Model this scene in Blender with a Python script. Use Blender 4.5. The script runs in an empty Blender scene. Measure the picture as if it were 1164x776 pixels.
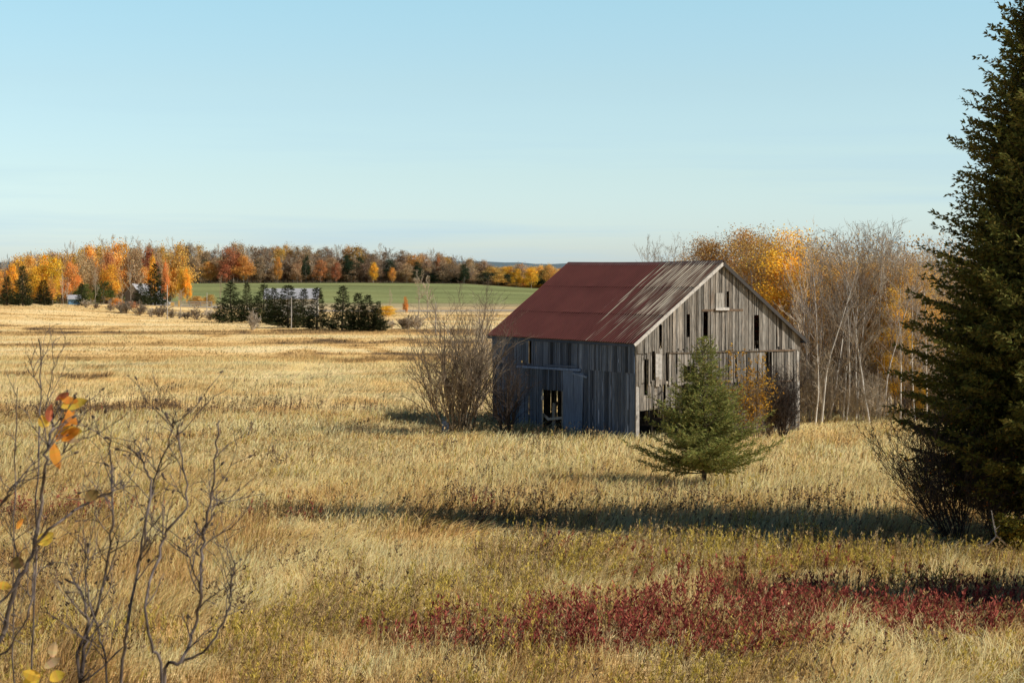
import bpy, math, random
import numpy as np
from mathutils import Vector, Matrix

R = math.radians
C = bpy.context.scene.collection
scene = bpy.context.scene

# ------------------------------------------------------------------ camera numbers
F = 2200.0                       # focal length in photograph pixels (1164 wide)
PCX, PCY, HZ = 582.0, 388.0, 313.0
CAM_H = 8.55
PIT = math.atan((PCY - HZ) / F)
CP, SP = math.cos(PIT), math.sin(PIT)


def ray(px, py):
    a, b = (px - PCX) / F, (PCY - py) / F
    return Vector((a, CP + b * SP, -SP + b * CP))


def at(px, py, Y):
    d = ray(px, py)
    t = Y / d.y
    return Vector((d.x * t, Y, CAM_H + d.z * t))


def X_at(px, Y):
    return (px - PCX) / F * Y * 1.0


# ------------------------------------------------------------------ noise and terrain
_rs = np.random.RandomState(5)
_tab = _rs.rand(256, 256)


def vn(x, y, seed=0):
    x = np.asarray(x, float) + seed * 17.37
    y = np.asarray(y, float) + seed * 9.71
    xi, yi = np.floor(x).astype(int), np.floor(y).astype(int)
    fx, fy = x - xi, y - yi
    fx, fy = fx * fx * (3 - 2 * fx), fy * fy * (3 - 2 * fy)
    a, b = _tab[xi & 255, yi & 255], _tab[(xi + 1) & 255, yi & 255]
    c, d = _tab[xi & 255, (yi + 1) & 255], _tab[(xi + 1) & 255, (yi + 1) & 255]
    return (a * (1 - fx) + b * fx) * (1 - fy) + (c * (1 - fx) + d * fx) * fy


def fbm(x, y, seed=0, o=4):
    s = 0.0
    a, n = 0.5, 0.0
    for k in range(o):
        s = s + a * vn(np.asarray(x) * 2 ** k, np.asarray(y) * 2 ** k, seed + k)
        n += a
        a *= 0.55
    return s / n


def sst(a, b, x):
    t = np.clip((np.asarray(x, float) - a) / (b - a), 0, 1)
    return t * t * (3 - 2 * t)


def ground(x, y):
    x = np.asarray(x, float)
    y = np.asarray(y, float)
    t = np.clip(y / 38.0, 0, 1)
    z = 6.9 * (1 - t) ** 1.6
    z = z + 0.35 * (fbm(x / 22, y / 30, 3, 3) - 0.5) * sst(35, 60, y)
    z = z + 2.2 * sst(-45, -110, x) * sst(280, 400, y) * (1 - sst(470, 600, y))
    z = z - 0.7 * sst(380, 470, y) * (1 - sst(560, 640, y))
    hill = np.interp(x, [-400, -150, -70, -20, 10, 60, 300], [4.0, 5.0, 5.2, 4.6, 2.6, 2.0, 1.5])
    z = z + hill * sst(560, 900, y)
    return z


def gz(x, y):
    return float(ground(x, y))


# ------------------------------------------------------------------ materials
def new_mat(name):
    m = bpy.data.materials.new(name)
    m.use_nodes = True
    nt = m.node_tree
    nt.nodes.clear()
    out = nt.nodes.new('ShaderNodeOutputMaterial')
    return m, nt, out


def N(nt, t, **kw):
    n = nt.nodes.new(t)
    for k, v in kw.items():
        setattr(n, k, v)
    return n


def mixc(nt, fac, a, b, mode='MIX'):
    n = N(nt, 'ShaderNodeMix', data_type='RGBA', blend_type=mode)
    for s, v in ((0, fac), (6, a), (7, b)):
        if hasattr(v, 'links'):
            nt.links.new(v, n.inputs[s])
        else:
            n.inputs[s].default_value = v if s == 0 else (*v, 1) if len(v) == 3 else v
    return n.outputs[2]


def noise(nt, scale, detail=3, vec=None, rough=0.6):
    n = N(nt, 'ShaderNodeTexNoise')
    n.inputs['Scale'].default_value = scale
    n.inputs['Detail'].default_value = detail
    n.inputs['Roughness'].default_value = rough
    if vec is not None:
        nt.links.new(vec, n.inputs['Vector'])
    return n.outputs['Fac']


def mapping(nt, vec, scale, loc=(0, 0, 0)):
    m = N(nt, 'ShaderNodeMapping')
    m.inputs['Scale'].default_value = scale
    m.inputs['Location'].default_value = loc
    nt.links.new(vec, m.inputs['Vector'])
    return m.outputs['Vector']


def ramp(nt, fac, stops):
    r = N(nt, 'ShaderNodeValToRGB')
    nt.links.new(fac, r.inputs['Fac'])
    el = r.color_ramp.elements
    while len(el) < len(stops):
        el.new(0.5)
    for e, (p, c) in zip(el, stops):
        e.position = p
        e.color = (*c, 1) if not isinstance(c, (int, float)) else (c, c, c, 1)
    return r.outputs['Color']


def math_n(nt, op, a, b=None, clamp=False):
    n = N(nt, 'ShaderNodeMath', operation=op, use_clamp=clamp)
    for i, v in enumerate((a, b)):
        if v is None:
            continue
        if hasattr(v, 'links'):
            nt.links.new(v, n.inputs[i])
        else:
            n.inputs[i].default_value = v
    return n.outputs[0]


def leafy(name, col=(1, 1, 1), trans=0.3, hue=0.0, val=0.0, rough=0.9, spec=0.0, lift=0.0):
    """foliage / grass: attribute 'col' times a tint, a bit of per-object shift, some light let through"""
    m, nt, out = new_mat(name)
    a = N(nt, 'ShaderNodeAttribute', attribute_name='col')
    c = mixc(nt, 1.0, a.outputs['Color'], col, 'MULTIPLY')
    if hue or val:
        oi = N(nt, 'ShaderNodeObjectInfo')
        hsv = N(nt, 'ShaderNodeHueSaturation')
        h = N(nt, 'ShaderNodeMapRange')
        h.inputs[3].default_value, h.inputs[4].default_value = 0.5 - hue, 0.5 + hue
        nt.links.new(oi.outputs['Random'], h.inputs[0])
        nt.links.new(h.outputs[0], hsv.inputs['Hue'])
        w = N(nt, 'ShaderNodeTexWhiteNoise', noise_dimensions='1D')
        nt.links.new(oi.outputs['Random'], w.inputs['W'])
        v = N(nt, 'ShaderNodeMapRange')
        v.inputs[3].default_value, v.inputs[4].default_value = 1 - val, 1 + val
        nt.links.new(w.outputs['Value'], v.inputs[0])
        nt.links.new(v.outputs[0], hsv.inputs['Value'])
        nt.links.new(c, hsv.inputs['Color'])
        c = hsv.outputs['Color']
    d = N(nt, 'ShaderNodeBsdfPrincipled')
    d.inputs['Roughness'].default_value = rough
    d.inputs['Specular IOR Level'].default_value = spec
    nt.links.new(c, d.inputs['Base Color'])
    t = N(nt, 'ShaderNodeBsdfTranslucent')
    nt.links.new(c, t.inputs['Color'])
    if lift:      # thin upright blades in a dense sward scatter light much as a soft horizontal surface does
        geo = N(nt, 'ShaderNodeNewGeometry')
        vs = N(nt, 'ShaderNodeVectorMath', operation='SCALE')
        vs.inputs['Scale'].default_value = 1 - lift
        nt.links.new(geo.outputs['Normal'], vs.inputs[0])
        va = N(nt, 'ShaderNodeVectorMath', operation='ADD')
        va.inputs[1].default_value = (0, 0, lift)
        nt.links.new(vs.outputs[0], va.inputs[0])
        vn_ = N(nt, 'ShaderNodeVectorMath', operation='NORMALIZE')
        nt.links.new(va.outputs[0], vn_.inputs[0])
        nt.links.new(vn_.outputs[0], d.inputs['Normal'])
    mx = N(nt, 'ShaderNodeMixShader')
    mx.inputs[0].default_value = trans
    nt.links.new(d.outputs[0], mx.inputs[1])
    nt.links.new(t.outputs[0], mx.inputs[2])
    nt.links.new(mx.outputs[0], out.inputs[0])
    return m


def bark(name, c0, c1, scale=3.0, stretch=(1, 1, 0.25), val=0.0):
    m, nt, out = new_mat(name)
    tc = N(nt, 'ShaderNodeTexCoord')
    v = mapping(nt, tc.outputs['Object'], stretch)
    f = noise(nt, scale, 5, v)
    c = ramp(nt, f, [(0.35, c0), (0.65, c1)])
    oi = N(nt, 'ShaderNodeObjectInfo')
    if val:
        mr = N(nt, 'ShaderNodeMapRange')
        mr.inputs[3].default_value, mr.inputs[4].default_value = 1 - val, 1 + val
        nt.links.new(oi.outputs['Random'], mr.inputs[0])
        hs = N(nt, 'ShaderNodeHueSaturation')
        nt.links.new(c, hs.inputs['Color'])
        nt.links.new(mr.outputs[0], hs.inputs['Value'])
        c = hs.outputs['Color']
    d = N(nt, 'ShaderNodeBsdfPrincipled')
    d.inputs['Roughness'].default_value = 0.95
    d.inputs['Specular IOR Level'].default_value = 0.1
    nt.links.new(c, d.inputs['Base Color'])
    nt.links.new(d.outputs[0], out.inputs[0])
    return m


def wood(name, dark, light, grain=(14, 14, 0.9), amount=0.6, warm=None):
    """weathered boards: attribute 'col' carries each board's own tone, grain runs along z"""
    m, nt, out = new_mat(name)
    tc = N(nt, 'ShaderNodeTexCoord')
    v = mapping(nt, tc.outputs['Object'], grain)
    f = noise(nt, 1.6, 6, v, 0.7)
    c = ramp(nt, f, [(0.3, dark), (0.72, light)])
    big = noise(nt, 0.45, 4, tc.outputs['Object'])
    c = mixc(nt, 0.35, c, ramp(nt, big, [(0.35, 0.55), (0.65, 1.2)]), 'MULTIPLY')
    if warm:
        v2 = mapping(nt, tc.outputs['Object'], (3, 3, 0.5), (7, 3, 1))
        f2 = ramp(nt, noise(nt, 1.0, 4, v2), [(0.60, 0.0), (0.80, 0.4)])
        c = mixc(nt, f2, c, warm)
    a = N(nt, 'ShaderNodeAttribute', attribute_name='col')
    c = mixc(nt, amount, c, a.outputs['Color'], 'MULTIPLY')
    d = N(nt, 'ShaderNodeBsdfPrincipled')
    d.inputs['Roughness'].default_value = 0.9
    d.inputs['Specular IOR Level'].default_value = 0.15
    b = N(nt, 'ShaderNodeBump')
    b.inputs['Strength'].default_value = 0.5
    b.inputs['Distance'].default_value = 0.02
    nt.links.new(f, b.inputs['Height'])
    nt.links.new(b.outputs[0], d.inputs['Normal'])
    nt.links.new(c, d.inputs['Base Color'])
    nt.links.new(d.outputs[0], out.inputs[0])
    return m


def plain(name, col, rough=0.8, metal=0.0, scale=4.0, var=0.15):
    m, nt, out = new_mat(name)
    tc = N(nt, 'ShaderNodeTexCoord')
    f = noise(nt, scale, 4, tc.outputs['Object'])
    lo = tuple(x * (1 - var) for x in col)
    hi = tuple(min(1, x * (1 + var)) for x in col)
    c = ramp(nt, f, [(0.3, lo), (0.7, hi)])
    d = N(nt, 'ShaderNodeBsdfPrincipled')
    d.inputs['Roughness'].default_value = rough
    d.inputs['Metallic'].default_value = metal
    nt.links.new(c, d.inputs['Base Color'])
    nt.links.new(d.outputs[0], out.inputs[0])
    return m


# ------------------------------------------------------------------ mesh helpers
def mesh_np(name, V, T, col=None, mats=(), midx=None, smooth=False):
    me = bpy.data.meshes.new(name)
    V = np.asarray(V, np.float32)
    T = np.asarray(T, np.int32)
    k = T.shape[1]
    me.vertices.add(len(V))
    me.vertices.foreach_set('co', V.ravel())
    me.loops.add(T.size)
    me.loops.foreach_set('vertex_index', T.ravel())
    me.polygons.add(len(T))
    me.polygons.foreach_set('loop_start', np.arange(0, T.size, k, dtype=np.int32))
    me.polygons.foreach_set('use_smooth', np.full(len(T), smooth))
    if midx is not None:
        me.polygons.foreach_set('material_index', np.asarray(midx, np.int32))
    if col is not None:
        at_ = me.attributes.new('col', 'FLOAT_COLOR', 'POINT')
        c = np.ones((len(V), 4), np.float32)
        c[:, :3] = col
        at_.data.foreach_set('color', c.ravel())
    for m in mats:
        me.materials.append(m)
    me.update(calc_edges=True)
    return me


class G:
    """collects polygons of any size for one mesh"""

    def __init__(s):
        s.v, s.f, s.m, s.c = [], [], [], []

    def box(s, lo, hi, col=1.0, mi=0, skew=None):
        n = len(s.v)
        for z in (lo[2], hi[2]):
            for x, y in ((lo[0], lo[1]), (hi[0], lo[1]), (hi[0], hi[1]), (lo[0], hi[1])):
                s.v.append((x, y, z))
        s.faces(n, col, mi)

    def faces(s, n, col, mi):
        s.f += [(n, n + 3, n + 2, n + 1), (n + 4, n + 5, n + 6, n + 7), (n, n + 1, n + 5, n + 4),
                (n + 1, n + 2, n + 6, n + 5), (n + 2, n + 3, n + 7, n + 6), (n + 3, n, n + 4, n + 7)]
        s.m += [mi] * 6
        s.c += [col] * 8

    def hexa(s, pts, col=1.0, mi=0):
        n = len(s.v)
        s.v += [tuple(p) for p in pts]
        s.faces(n, col, mi)

    def poly(s, pts, col=1.0, mi=0):
        n = len(s.v)
        s.v += [tuple(p) for p in pts]
        s.f.append(tuple(range(n, n + len(pts))))
        s.m.append(mi)
        s.c += [col] * len(pts)

    def beam(s, a, b, w, h, col=1.0, mi=0, up=(0, 0, 1)):
        a, b = Vector(a), Vector(b)
        d = (b - a).normalized()
        u = Vector(up)
        sd = d.cross(u)
        if sd.length < 1e-3:
            sd = Vector((1, 0, 0))
        sd = sd.normalized() * w / 2
        u = sd.cross(d).normalized() * h / 2
        n = len(s.v)
        for p in (a, b):
            for q in (-sd - u, sd - u, sd + u, -sd + u):
                s.v.append(tuple(p + q))
        s.f += [(n, n + 3, n + 2, n + 1), (n + 4, n + 5, n + 6, n + 7), (n, n + 1, n + 5, n + 4),
                (n + 1, n + 2, n + 6, n + 5), (n + 2, n + 3, n + 7, n + 6), (n + 3, n, n + 4, n + 7)]
        s.m += [mi] * 6
        s.c += [col] * 8

    def tube(s, pts, rad, sides=4, col=1.0, mi=0):
        n0 = len(s.v)
        k = len(pts)
        for i, p in enumerate(pts):
            d = (pts[min(i + 1, k - 1)] - pts[max(i - 1, 0)])
            if d.length < 1e-6:
                d = Vector((0, 0, 1))
            d.normalize()
            a = d.cross(Vector((0.31, 0.95, 0.02)))
            if a.length < 0.05:
                a = d.cross(Vector((1, 0, 0)))
            a.normalize()
            b = d.cross(a)
            for j in range(sides):
                t = 2 * math.pi * j / sides
                q = p + (a * math.cos(t) + b * math.sin(t)) * rad[i]
                s.v.append((q.x, q.y, q.z))
                s.c.append(col)
        for i in range(k - 1):
            for j in range(sides):
                a0 = n0 + i * sides + j
                a1 = n0 + i * sides + (j + 1) % sides
                s.f.append((a0, a1, a1 + sides, a0 + sides))
                s.m.append(mi)

    def mesh(s, name, mats, smooth=False):
        me = bpy.data.meshes.new(name)
        me.from_pydata(s.v, [], s.f)
        for m in mats:
            me.materials.append(m)
        me.polygons.foreach_set('material_index', s.m)
        me.polygons.foreach_set('use_smooth', [smooth] * len(s.f))
        at_ = me.attributes.new('col', 'FLOAT_COLOR', 'POINT')
        c = np.ones((len(s.v), 4), np.float32)
        cc = np.array([(x, x, x) if isinstance(x, (int, float)) else x for x in s.c], np.float32)
        if len(cc):
            c[:, :3] = cc
        at_.data.foreach_set('color', c.ravel())
        me.update()
        return me


def link(name, me, parent=None, loc=None, rotz=0.0, scale=None):
    o = bpy.data.objects.new(name, me)
    C.objects.link(o)
    if parent:
        o.parent = parent
    if loc is not None:
        o.location = loc
    if rotz:
        o.rotation_euler = (0, 0, rotz)
    if scale is not None:
        o.scale = scale
    return o


def tag(o, label=None, cat=None, group=None, kind=None):
    if label:
        o['label'] = label
    if cat:
        o['category'] = cat
    if group:
        o['group'] = group
    if kind:
        o['kind'] = kind
    return o


def thing(name, label, cat, loc, rotz=0.0, group=None, scale=None):
    o = link(name, None, None, loc, rotz, scale)
    return tag(o, label, cat, group)


# ------------------------------------------------------------------ foliage generators
def leaf_tris(P, D, L, W, rs, flat=0.0):
    """n pointed leaves at P pointing along D: each a kite of two triangles; returns V, T"""
    n = len(P)
    D = D / (np.linalg.norm(D, axis=1, keepdims=True) + 1e-9)
    rnd = rs.normal(size=(n, 3))
    rnd[:, 2] *= (1 - flat)
    S = np.cross(D, rnd)
    S /= (np.linalg.norm(S, axis=1, keepdims=True) + 1e-9)
    L = np.asarray(L).reshape(-1, 1)
    W = np.asarray(W).reshape(-1, 1)
    m = P + D * L * 0.45
    V = np.stack([P, m + S * W / 2, P + D * L, m - S * W / 2], 1).reshape(-1, 3)
    T = (np.arange(n)[:, None] * 4 + np.array([0, 1, 2, 3])[None]).astype(np.int32)
    return V, T


def grow(g, rnd, p, d, L, r, lvl, P, tips=None, col=1.0):
    segs = P['segs'][lvl]
    pts, rad = [p.copy()], [r]
    rend = r * P['taper'][lvl]
    q = p.copy()
    dd = d.copy()
    dirs = [d.copy()]
    for i in range(segs):
        w = P['wig'][lvl]
        dd = dd + Vector((rnd.gauss(0, w), rnd.gauss(0, w), rnd.gauss(0, w) + P['trop'][lvl]))
        dd.normalize()
        q = q + dd * (L / segs)
        pts.append(q.copy())
        dirs.append(dd.copy())
        rad.append(r + (rend - r) * (i + 1) / segs)
    g.tube(pts, rad, P['sides'][lvl], col)
    if tips is not None and lvl >= P['levels'] - 1:
        tips.append((pts, dirs))
    if lvl + 1 >= P['levels']:
        return
    n = P['n'][lvl]
    n = max(1, int(round(n * rnd.uniform(0.8, 1.2))))
    for k in range(n):
        t = P['t0'][lvl] + (1 - P['t0'][lvl]) * (k + rnd.random()) / n
        x = t * segs
        i = min(int(x), segs - 1)
        f = x - i
        bp = pts[i].lerp(pts[i + 1], f)
        bd = dirs[i + 1]
        az = rnd.uniform(0, 2 * math.pi)
        a = bd.cross(Vector((math.cos(az), math.sin(az), 0.3)))
        if a.length < 0.01:
            a = Vector((1, 0, 0))
        a.normalize()
        ang = R(rnd.uniform(*P['ang'][lvl]))
        cd = Matrix.Rotation(ang, 3, a) @ bd
        cl = L * P['lr'][lvl] * rnd.uniform(0.7, 1.15) * (1 - P['fall'][lvl] * (t - P['t0'][lvl]))
        cr = max(P['rmin'], min((rad[i] * (1 - f) + rad[i + 1] * f) * 0.75, r * P['rr'][lvl]))
        grow(g, rnd, bp, cd, cl, cr, lvl + 1, P, tips, col)


def conifer(seed, H, prof, nb, shoots, card, z0=0.0, tilt=(0.15, -0.35), dens=1.0, branch_r=0.02,
            trunk_r=0.09, droop=0.0, side=0.55, light=(1.0, 1.0, 1.0), jag=0.0, fat=0.25):
    """trunk mesh data (G) + foliage arrays. prof: list of (z, radius)"""
    rs = np.random.RandomState(seed)
    rnd = random.Random(seed)
    g = G()
    pts = [Vector((0.02 * H * 0.3 * math.sin(i), 0, H * i / 8.0)) if 0 < i < 8 else Vector((0, 0, H * i / 8.0)) for i in range(9)]
    pts[0].z = -0.3
    g.tube(pts, [trunk_r * (1 - i / 8.3) + 0.005 for i in range(9)], 7)
    pz = [a for a, b in prof]
    pr = [b for a, b in prof]
    PP, DD, LL, WW, SH = [], [], [], [], []
    for k in range(nb):
        t = (k + rnd.random()) / nb
        z = z0 + (H - z0) * (1 - (1 - t) ** 0.85 if False else t) * 0.99
        Rz = np.interp(z, pz, pr)
        if Rz < 0.02:
            continue
        L = Rz * rnd.uniform(0.72, 1.16)
        az = k * 2.39996 + rnd.uniform(-0.5, 0.5)
        if jag:       # uneven, bitten outline: whole sectors bulge or fall back
            q = float(fbm(az * 1.3 + 3, z / 1.7, seed % 50, 3))
            L *= 1 + jag * (q - .5) * 1.6
            if rnd.random() < .3:
                L *= rnd.uniform(.45, .8)
        h = z / H
        tl = tilt[0] * h + tilt[1] * (1 - h) + rnd.uniform(-0.1, 0.1)
        o = np.array([math.cos(az), math.sin(az), 0.0])
        sdv = np.array([-math.sin(az), math.cos(az), 0.0])
        nseg = 6
        bp = []
        for i in range(nseg + 1):
            s = i / nseg
            zz = z + L * (tl * s + 0.28 * s * s) - droop * L * s * s
            bp.append(np.array([0, 0, zz]) + o * L * s)
        g.tube([Vector(b) for b in bp[:-1]], [branch_r * (1 - i / (nseg + 0.5)) * min(1.5, L / 2 + 0.3) for i in range(nseg)], 3)
        ns = max(3, int(shoots * L * dens))
        for j in range(ns):
            s = 0.12 + 0.88 * (j + rnd.random()) / ns
            x = s * nseg
            i = min(int(x), nseg - 1)
            b0 = bp[i] * (1 - (x - i)) + bp[i + 1] * (x - i)
            fwd = (bp[i + 1] - bp[i])
            fwd = fwd / np.linalg.norm(fwd)
            sg = rnd.choice((-1, 1))
            sl = side * L * (1 - s) * rnd.uniform(0.6, 1.1) + card * rnd.uniform(0.6, 1.5)
            dv = fwd * rnd.uniform(0.5, 1.0) + sdv * sg * rnd.uniform(0.5, 1.0) + np.array([0, 0, rnd.uniform(-0.3, 0.25) - droop * 0.5])
            dv = dv / np.linalg.norm(dv)
            nc = max(2, int(sl / (card * 0.42)))
            ss = (np.arange(nc) + rs.rand(nc)) / nc
            base = b0[None] + dv[None] * (ss * sl)[:, None] + rs.normal(size=(nc, 3)) * card * 0.12
            for rep in range(2):
                PP.append(base)
                DD.append(dv[None] + rs.normal(size=(nc, 3)) * 0.42)
                LL.append(card * (0.7 + 0.6 * rs.rand(nc)))
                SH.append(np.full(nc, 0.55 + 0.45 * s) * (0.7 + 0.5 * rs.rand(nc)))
    # leader
    base = np.stack([np.zeros(24), np.zeros(24), H * (0.9 + 0.11 * np.arange(24) / 24)], 1)
    PP.append(base)
    DD.append(np.array([[0, 0, 1.0]]) + rs.normal(size=(24, 3)) * 0.6)
    LL.append(np.full(24, card))
    SH.append(np.full(24, 1.0))
    P = np.concatenate(PP)
    D = np.concatenate(DD)
    L = np.concatenate(LL)
    sh = np.concatenate(SH)
    V, T = leaf_tris(P, D, L, L * fat, rs)
    hue = rs.rand(len(P))
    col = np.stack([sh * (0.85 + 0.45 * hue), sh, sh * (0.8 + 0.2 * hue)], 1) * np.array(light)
    return g, V, T, np.repeat(col, 4, 0)


def deciduous(seed, H, W, ncl, nleaf, leaf, zlow=0.3, oval=1.0, trunk_r=0.12):
    rs = np.random.RandomState(seed)
    rnd = random.Random(seed)
    g = G()
    top = Vector((rnd.uniform(-.3, .3), rnd.uniform(-.3, .3), H * 0.85))
    pts = [Vector((0, 0, -0.4)), Vector((0, 0, H * 0.25)), Vector((rnd.uniform(-.2, .2), 0, H * 0.5)), top]
    g.tube(pts, [trunk_r, trunk_r * .8, trunk_r * .5, 0.02], 6)
    PP, DD, SS = [], [], []
    for k in range(ncl):
        while True:
            a = np.array([rnd.uniform(-1, 1), rnd.uniform(-1, 1), rnd.uniform(-1, 1)])
            n = np.linalg.norm(a)
            if 0.25 < n < 1:
                break
        zz = zlow * H + (1 - zlow) * H * (a[2] * 0.5 + 0.5)
        taper = 1.0 - 0.35 * max(0.0, a[2])
        c = np.array([a[0] * W / 2 * taper, a[1] * W / 2 * taper, zz])
        s0 = Vector((0, 0, max(H * 0.2, zz - H * 0.28)))
        g.tube([s0, s0.lerp(Vector(c), 0.5) + Vector((0, 0, .2)), Vector(c)], [0.05, 0.035, 0.015], 3)
        sp = W * 0.105 * rnd.uniform(0.6, 1.3)
        m = int(nleaf * rnd.uniform(0.5, 1.3))
        q = rs.normal(size=(m, 3)) * np.array([sp, sp, sp * 0.75])
        PP.append(c + q)
        DD.append(rs.normal(size=(m, 3)) + np.array([0, 0, -0.3]))
        tone = rnd.uniform(0.65, 1.2)
        SS.append(tone * (0.75 + 0.5 * rs.rand(m)))
    P = np.concatenate(PP)
    D = np.concatenate(DD)
    s = np.concatenate(SS)
    V, T = leaf_tris(P, D, leaf * (0.7 + 0.6 * rs.rand(len(P))), leaf * (0.5 + 0.3 * rs.rand(len(P))), rs)
    hue = rs.rand(len(P))
    col = np.stack([s, s * (0.82 + 0.3 * hue), s * (0.7 + 0.5 * hue)], 1)
    return g, V, T, np.repeat(col, 4, 0)


def join_tree(name, g, V, T, col, mats):
    """one mesh: slot 0 bark, slot 1 leaves (all quads)"""
    gv = np.array(g.v, np.float32)
    gf = np.array(g.f, np.int32)
    VV = np.concatenate([gv, V])
    TT = np.concatenate([gf, T + len(gv)])
    cc = np.concatenate([np.ones((len(gv), 3)), col])
    mi = np.concatenate([np.zeros(len(gf), int), np.ones(len(T), int)])
    return mesh_np(name, VV, TT, cc, mats, mi)


# ------------------------------------------------------------------ world, sun, camera
SUN_AZ, SUN_EL = 105.0, 38.0      # clockwise from +Y (the view), degrees
w = bpy.data.worlds.new('World')
scene.world = w
w.use_nodes = True
nt = w.node_tree
nt.nodes.clear()
wo = N(nt, 'ShaderNodeOutputWorld')
bg = N(nt, 'ShaderNodeBackground')
sky = N(nt, 'ShaderNodeTexSky', sky_type='NISHITA')
sky.sun_disc = False
sky.sun_elevation = R(SUN_EL)
sky.sun_rotation = R(SUN_AZ)
sky.altitude = 200
sky.air_density = 1.0
sky.dust_density = 0.6
sky.ozone_density = 2.0
tc = N(nt, 'ShaderNodeTexCoord')
sep = N(nt, 'ShaderNodeSeparateXYZ')
nt.links.new(tc.outputs['Generated'], sep.inputs[0])
tint = ramp(nt, sep.outputs['Z'], [(0.0, (0.70, 0.80, 1.0)), (0.024, (0.70, 0.81, 0.98)), (0.051, (0.715, 0.79, 0.86)),
                                   (0.097, (0.76, 0.815, 0.79)), (0.15, (0.80, 0.92, 0.83)), (0.20, (0.30, 0.38, 0.42)), (0.27, (0.13, 0.18, 0.235)), (1.0, (0.085, 0.125, 0.19))])  # upper sky darkened out of view to deepen the shade
tint = mixc(nt, 1.0, tint, (1.28, 1.28, 1.28), 'MULTIPLY')
skyc = mixc(nt, 1.0, sky.outputs['Color'], tint, 'MULTIPLY')
# faint wisps low in the sky
cv = mapping(nt, tc.outputs['Generated'], (2.6, 2.6, 60.0), (0.4, 0.2, 0.0))
cn = noise(nt, 1.0, 5, cv, 0.55)
cm = ramp(nt, cn, [(0.45, 0.0), (0.62, 1.0)])
lowz = ramp(nt, sep.outputs['Z'], [(0.0, 1.0), (0.03, 0.7), (0.09, 0.12), (0.3, 0.0)])
cf = math_n(nt, 'MULTIPLY', math_n(nt, 'MULTIPLY', cm, lowz), 0.55)
skyc = mixc(nt, cf, skyc, (3.1, 4.6, 5.7))
nt.links.new(skyc, bg.inputs['Color'])
bg.inputs["Strength"].default_value = 0.145
nt.links.new(bg.outputs[0], wo.inputs[0])

sd = bpy.data.lights.new('sun', 'SUN')
sd.energy = 5.0
sd.angle = R(0.5)
sd.color = (1.0, 0.93, 0.82)
so = link('sun', sd)
az, el = R(SUN_AZ), R(SUN_EL)
sv = Vector((math.sin(az) * math.cos(el), math.cos(az) * math.cos(el), math.sin(el)))
so.rotation_euler = sv.to_track_quat('Z', 'Y').to_euler()

cd = bpy.data.cameras.new('camera')
cam = link('camera', cd)
cam.location = (0, 0, CAM_H)
cam.rotation_euler = (R(90) - PIT, 0, 0)
cd.sensor_width = 36.0
cd.lens = 36.0 * F / 1164.0
cd.clip_start = 0.3
cd.clip_end = 12000
cd.dof.use_dof = True
cd.dof.focus_distance = 95
cd.dof.aperture_fstop = 11
scene.camera = cam
scene.view_settings.view_transform = 'Standard'
scene.view_settings.look = 'None'
scene.view_settings.exposure = 0
scene.cycles.max_bounces = 8
scene.cycles.diffuse_bounces = 7
scene.cycles.transmission_bounces = 6
scene.cycles.transparent_max_bounces = 4
scene.cycles.use_denoising = True

# ------------------------------------------------------------------ field colours (linear albedo)
STRAW = np.array([0.93, 0.625, 0.265])
PALE = np.array([0.96, 0.735, 0.385])
BROWN = np.array([0.46, 0.285, 0.11])
UMBER = np.array([0.155, 0.105, 0.058])
OLIVE = np.array([0.34, 0.275, 0.055])


def pxy(x, y):
    z = ground(x, y)
    zz = z - CAM_H
    zc = y * CP - zz * SP
    yc = y * SP + zz * CP
    return PCX + F * x / zc, PCY - F * yc / zc


# dark and pale strips that cross the field: centre row, rows to fade, first and last column, strength
STRIPS = [(371, 4, -90, 150, -.55), (378, 3.2, 40, 330, -.35), (385, 2.2, 150, 520, -.3), (388, 3, 300, 560, -.7),
          (376, 2.5, -90, 90, -.5), (395, 3, -90, 160, -.2), (402, 4.5, 320, 560, -.6), (409, 4, 340, 540, -.5),
          (394, 3, 100, 360, .35), (413, 3.5, 90, 330, .35), (429, 3, -90, 180, -.85), (434, 2.5, 90, 200, -.5),
          (432, 4, 330, 520, .4), (440, 6, -60, 420, .2), (466, 7, 60, 340, -.9), (470, 6, -60, 110, -.8),
          (474, 4, 280, 420, -.5), (462, 5, 380, 480, -.3), (489, 5, -90, 480, .7), (504, 4.5, -90, 560, -.5),
          (520, 9, -90, 800, .15), (593, 11, -60, 120, -.75), (572, 5, 280, 520, -.55), (640, 14, 310, 400, -.5),
          (690, 25, 20, 60, -.8), (362, 2.5, -90, 500, .3), (398, 2.5, -50, 520, .3), (423, 2.5, 200, 520, .25),
          (446, 3, 120, 520, -.22), (455, 2.5, -50, 300, .25), (417, 2, -50, 200, -.3), (478, 3, 200, 560, -.3)]


def strips(x, y):
    px, py = pxy(x, y)
    s = np.zeros_like(px)
    for i, (c, h, x0, x1, k) in enumerate(STRIPS):
        wob = (fbm(px / 60.0, py * 0 + i * 7.3, i, 4) - 0.5) * (h + 2) * 2.4
        h = h * (.35 + .75 * fbm(px / 45.0, py * 0 + i * 3.1, 60 + i, 2))
        m = np.exp(-((py - c - wob) / h) ** 2) * sst(x0 - 25, x0 + 25, px) * (1 - sst(x1 - 25, x1 + 25, px))
        s = s + 1.1 * k * m * np.clip((fbm(px / 22.0, py / 3.5, 30 + i, 3) - .30) * 3.6, 0.1, 1.25)
    return s


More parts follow.
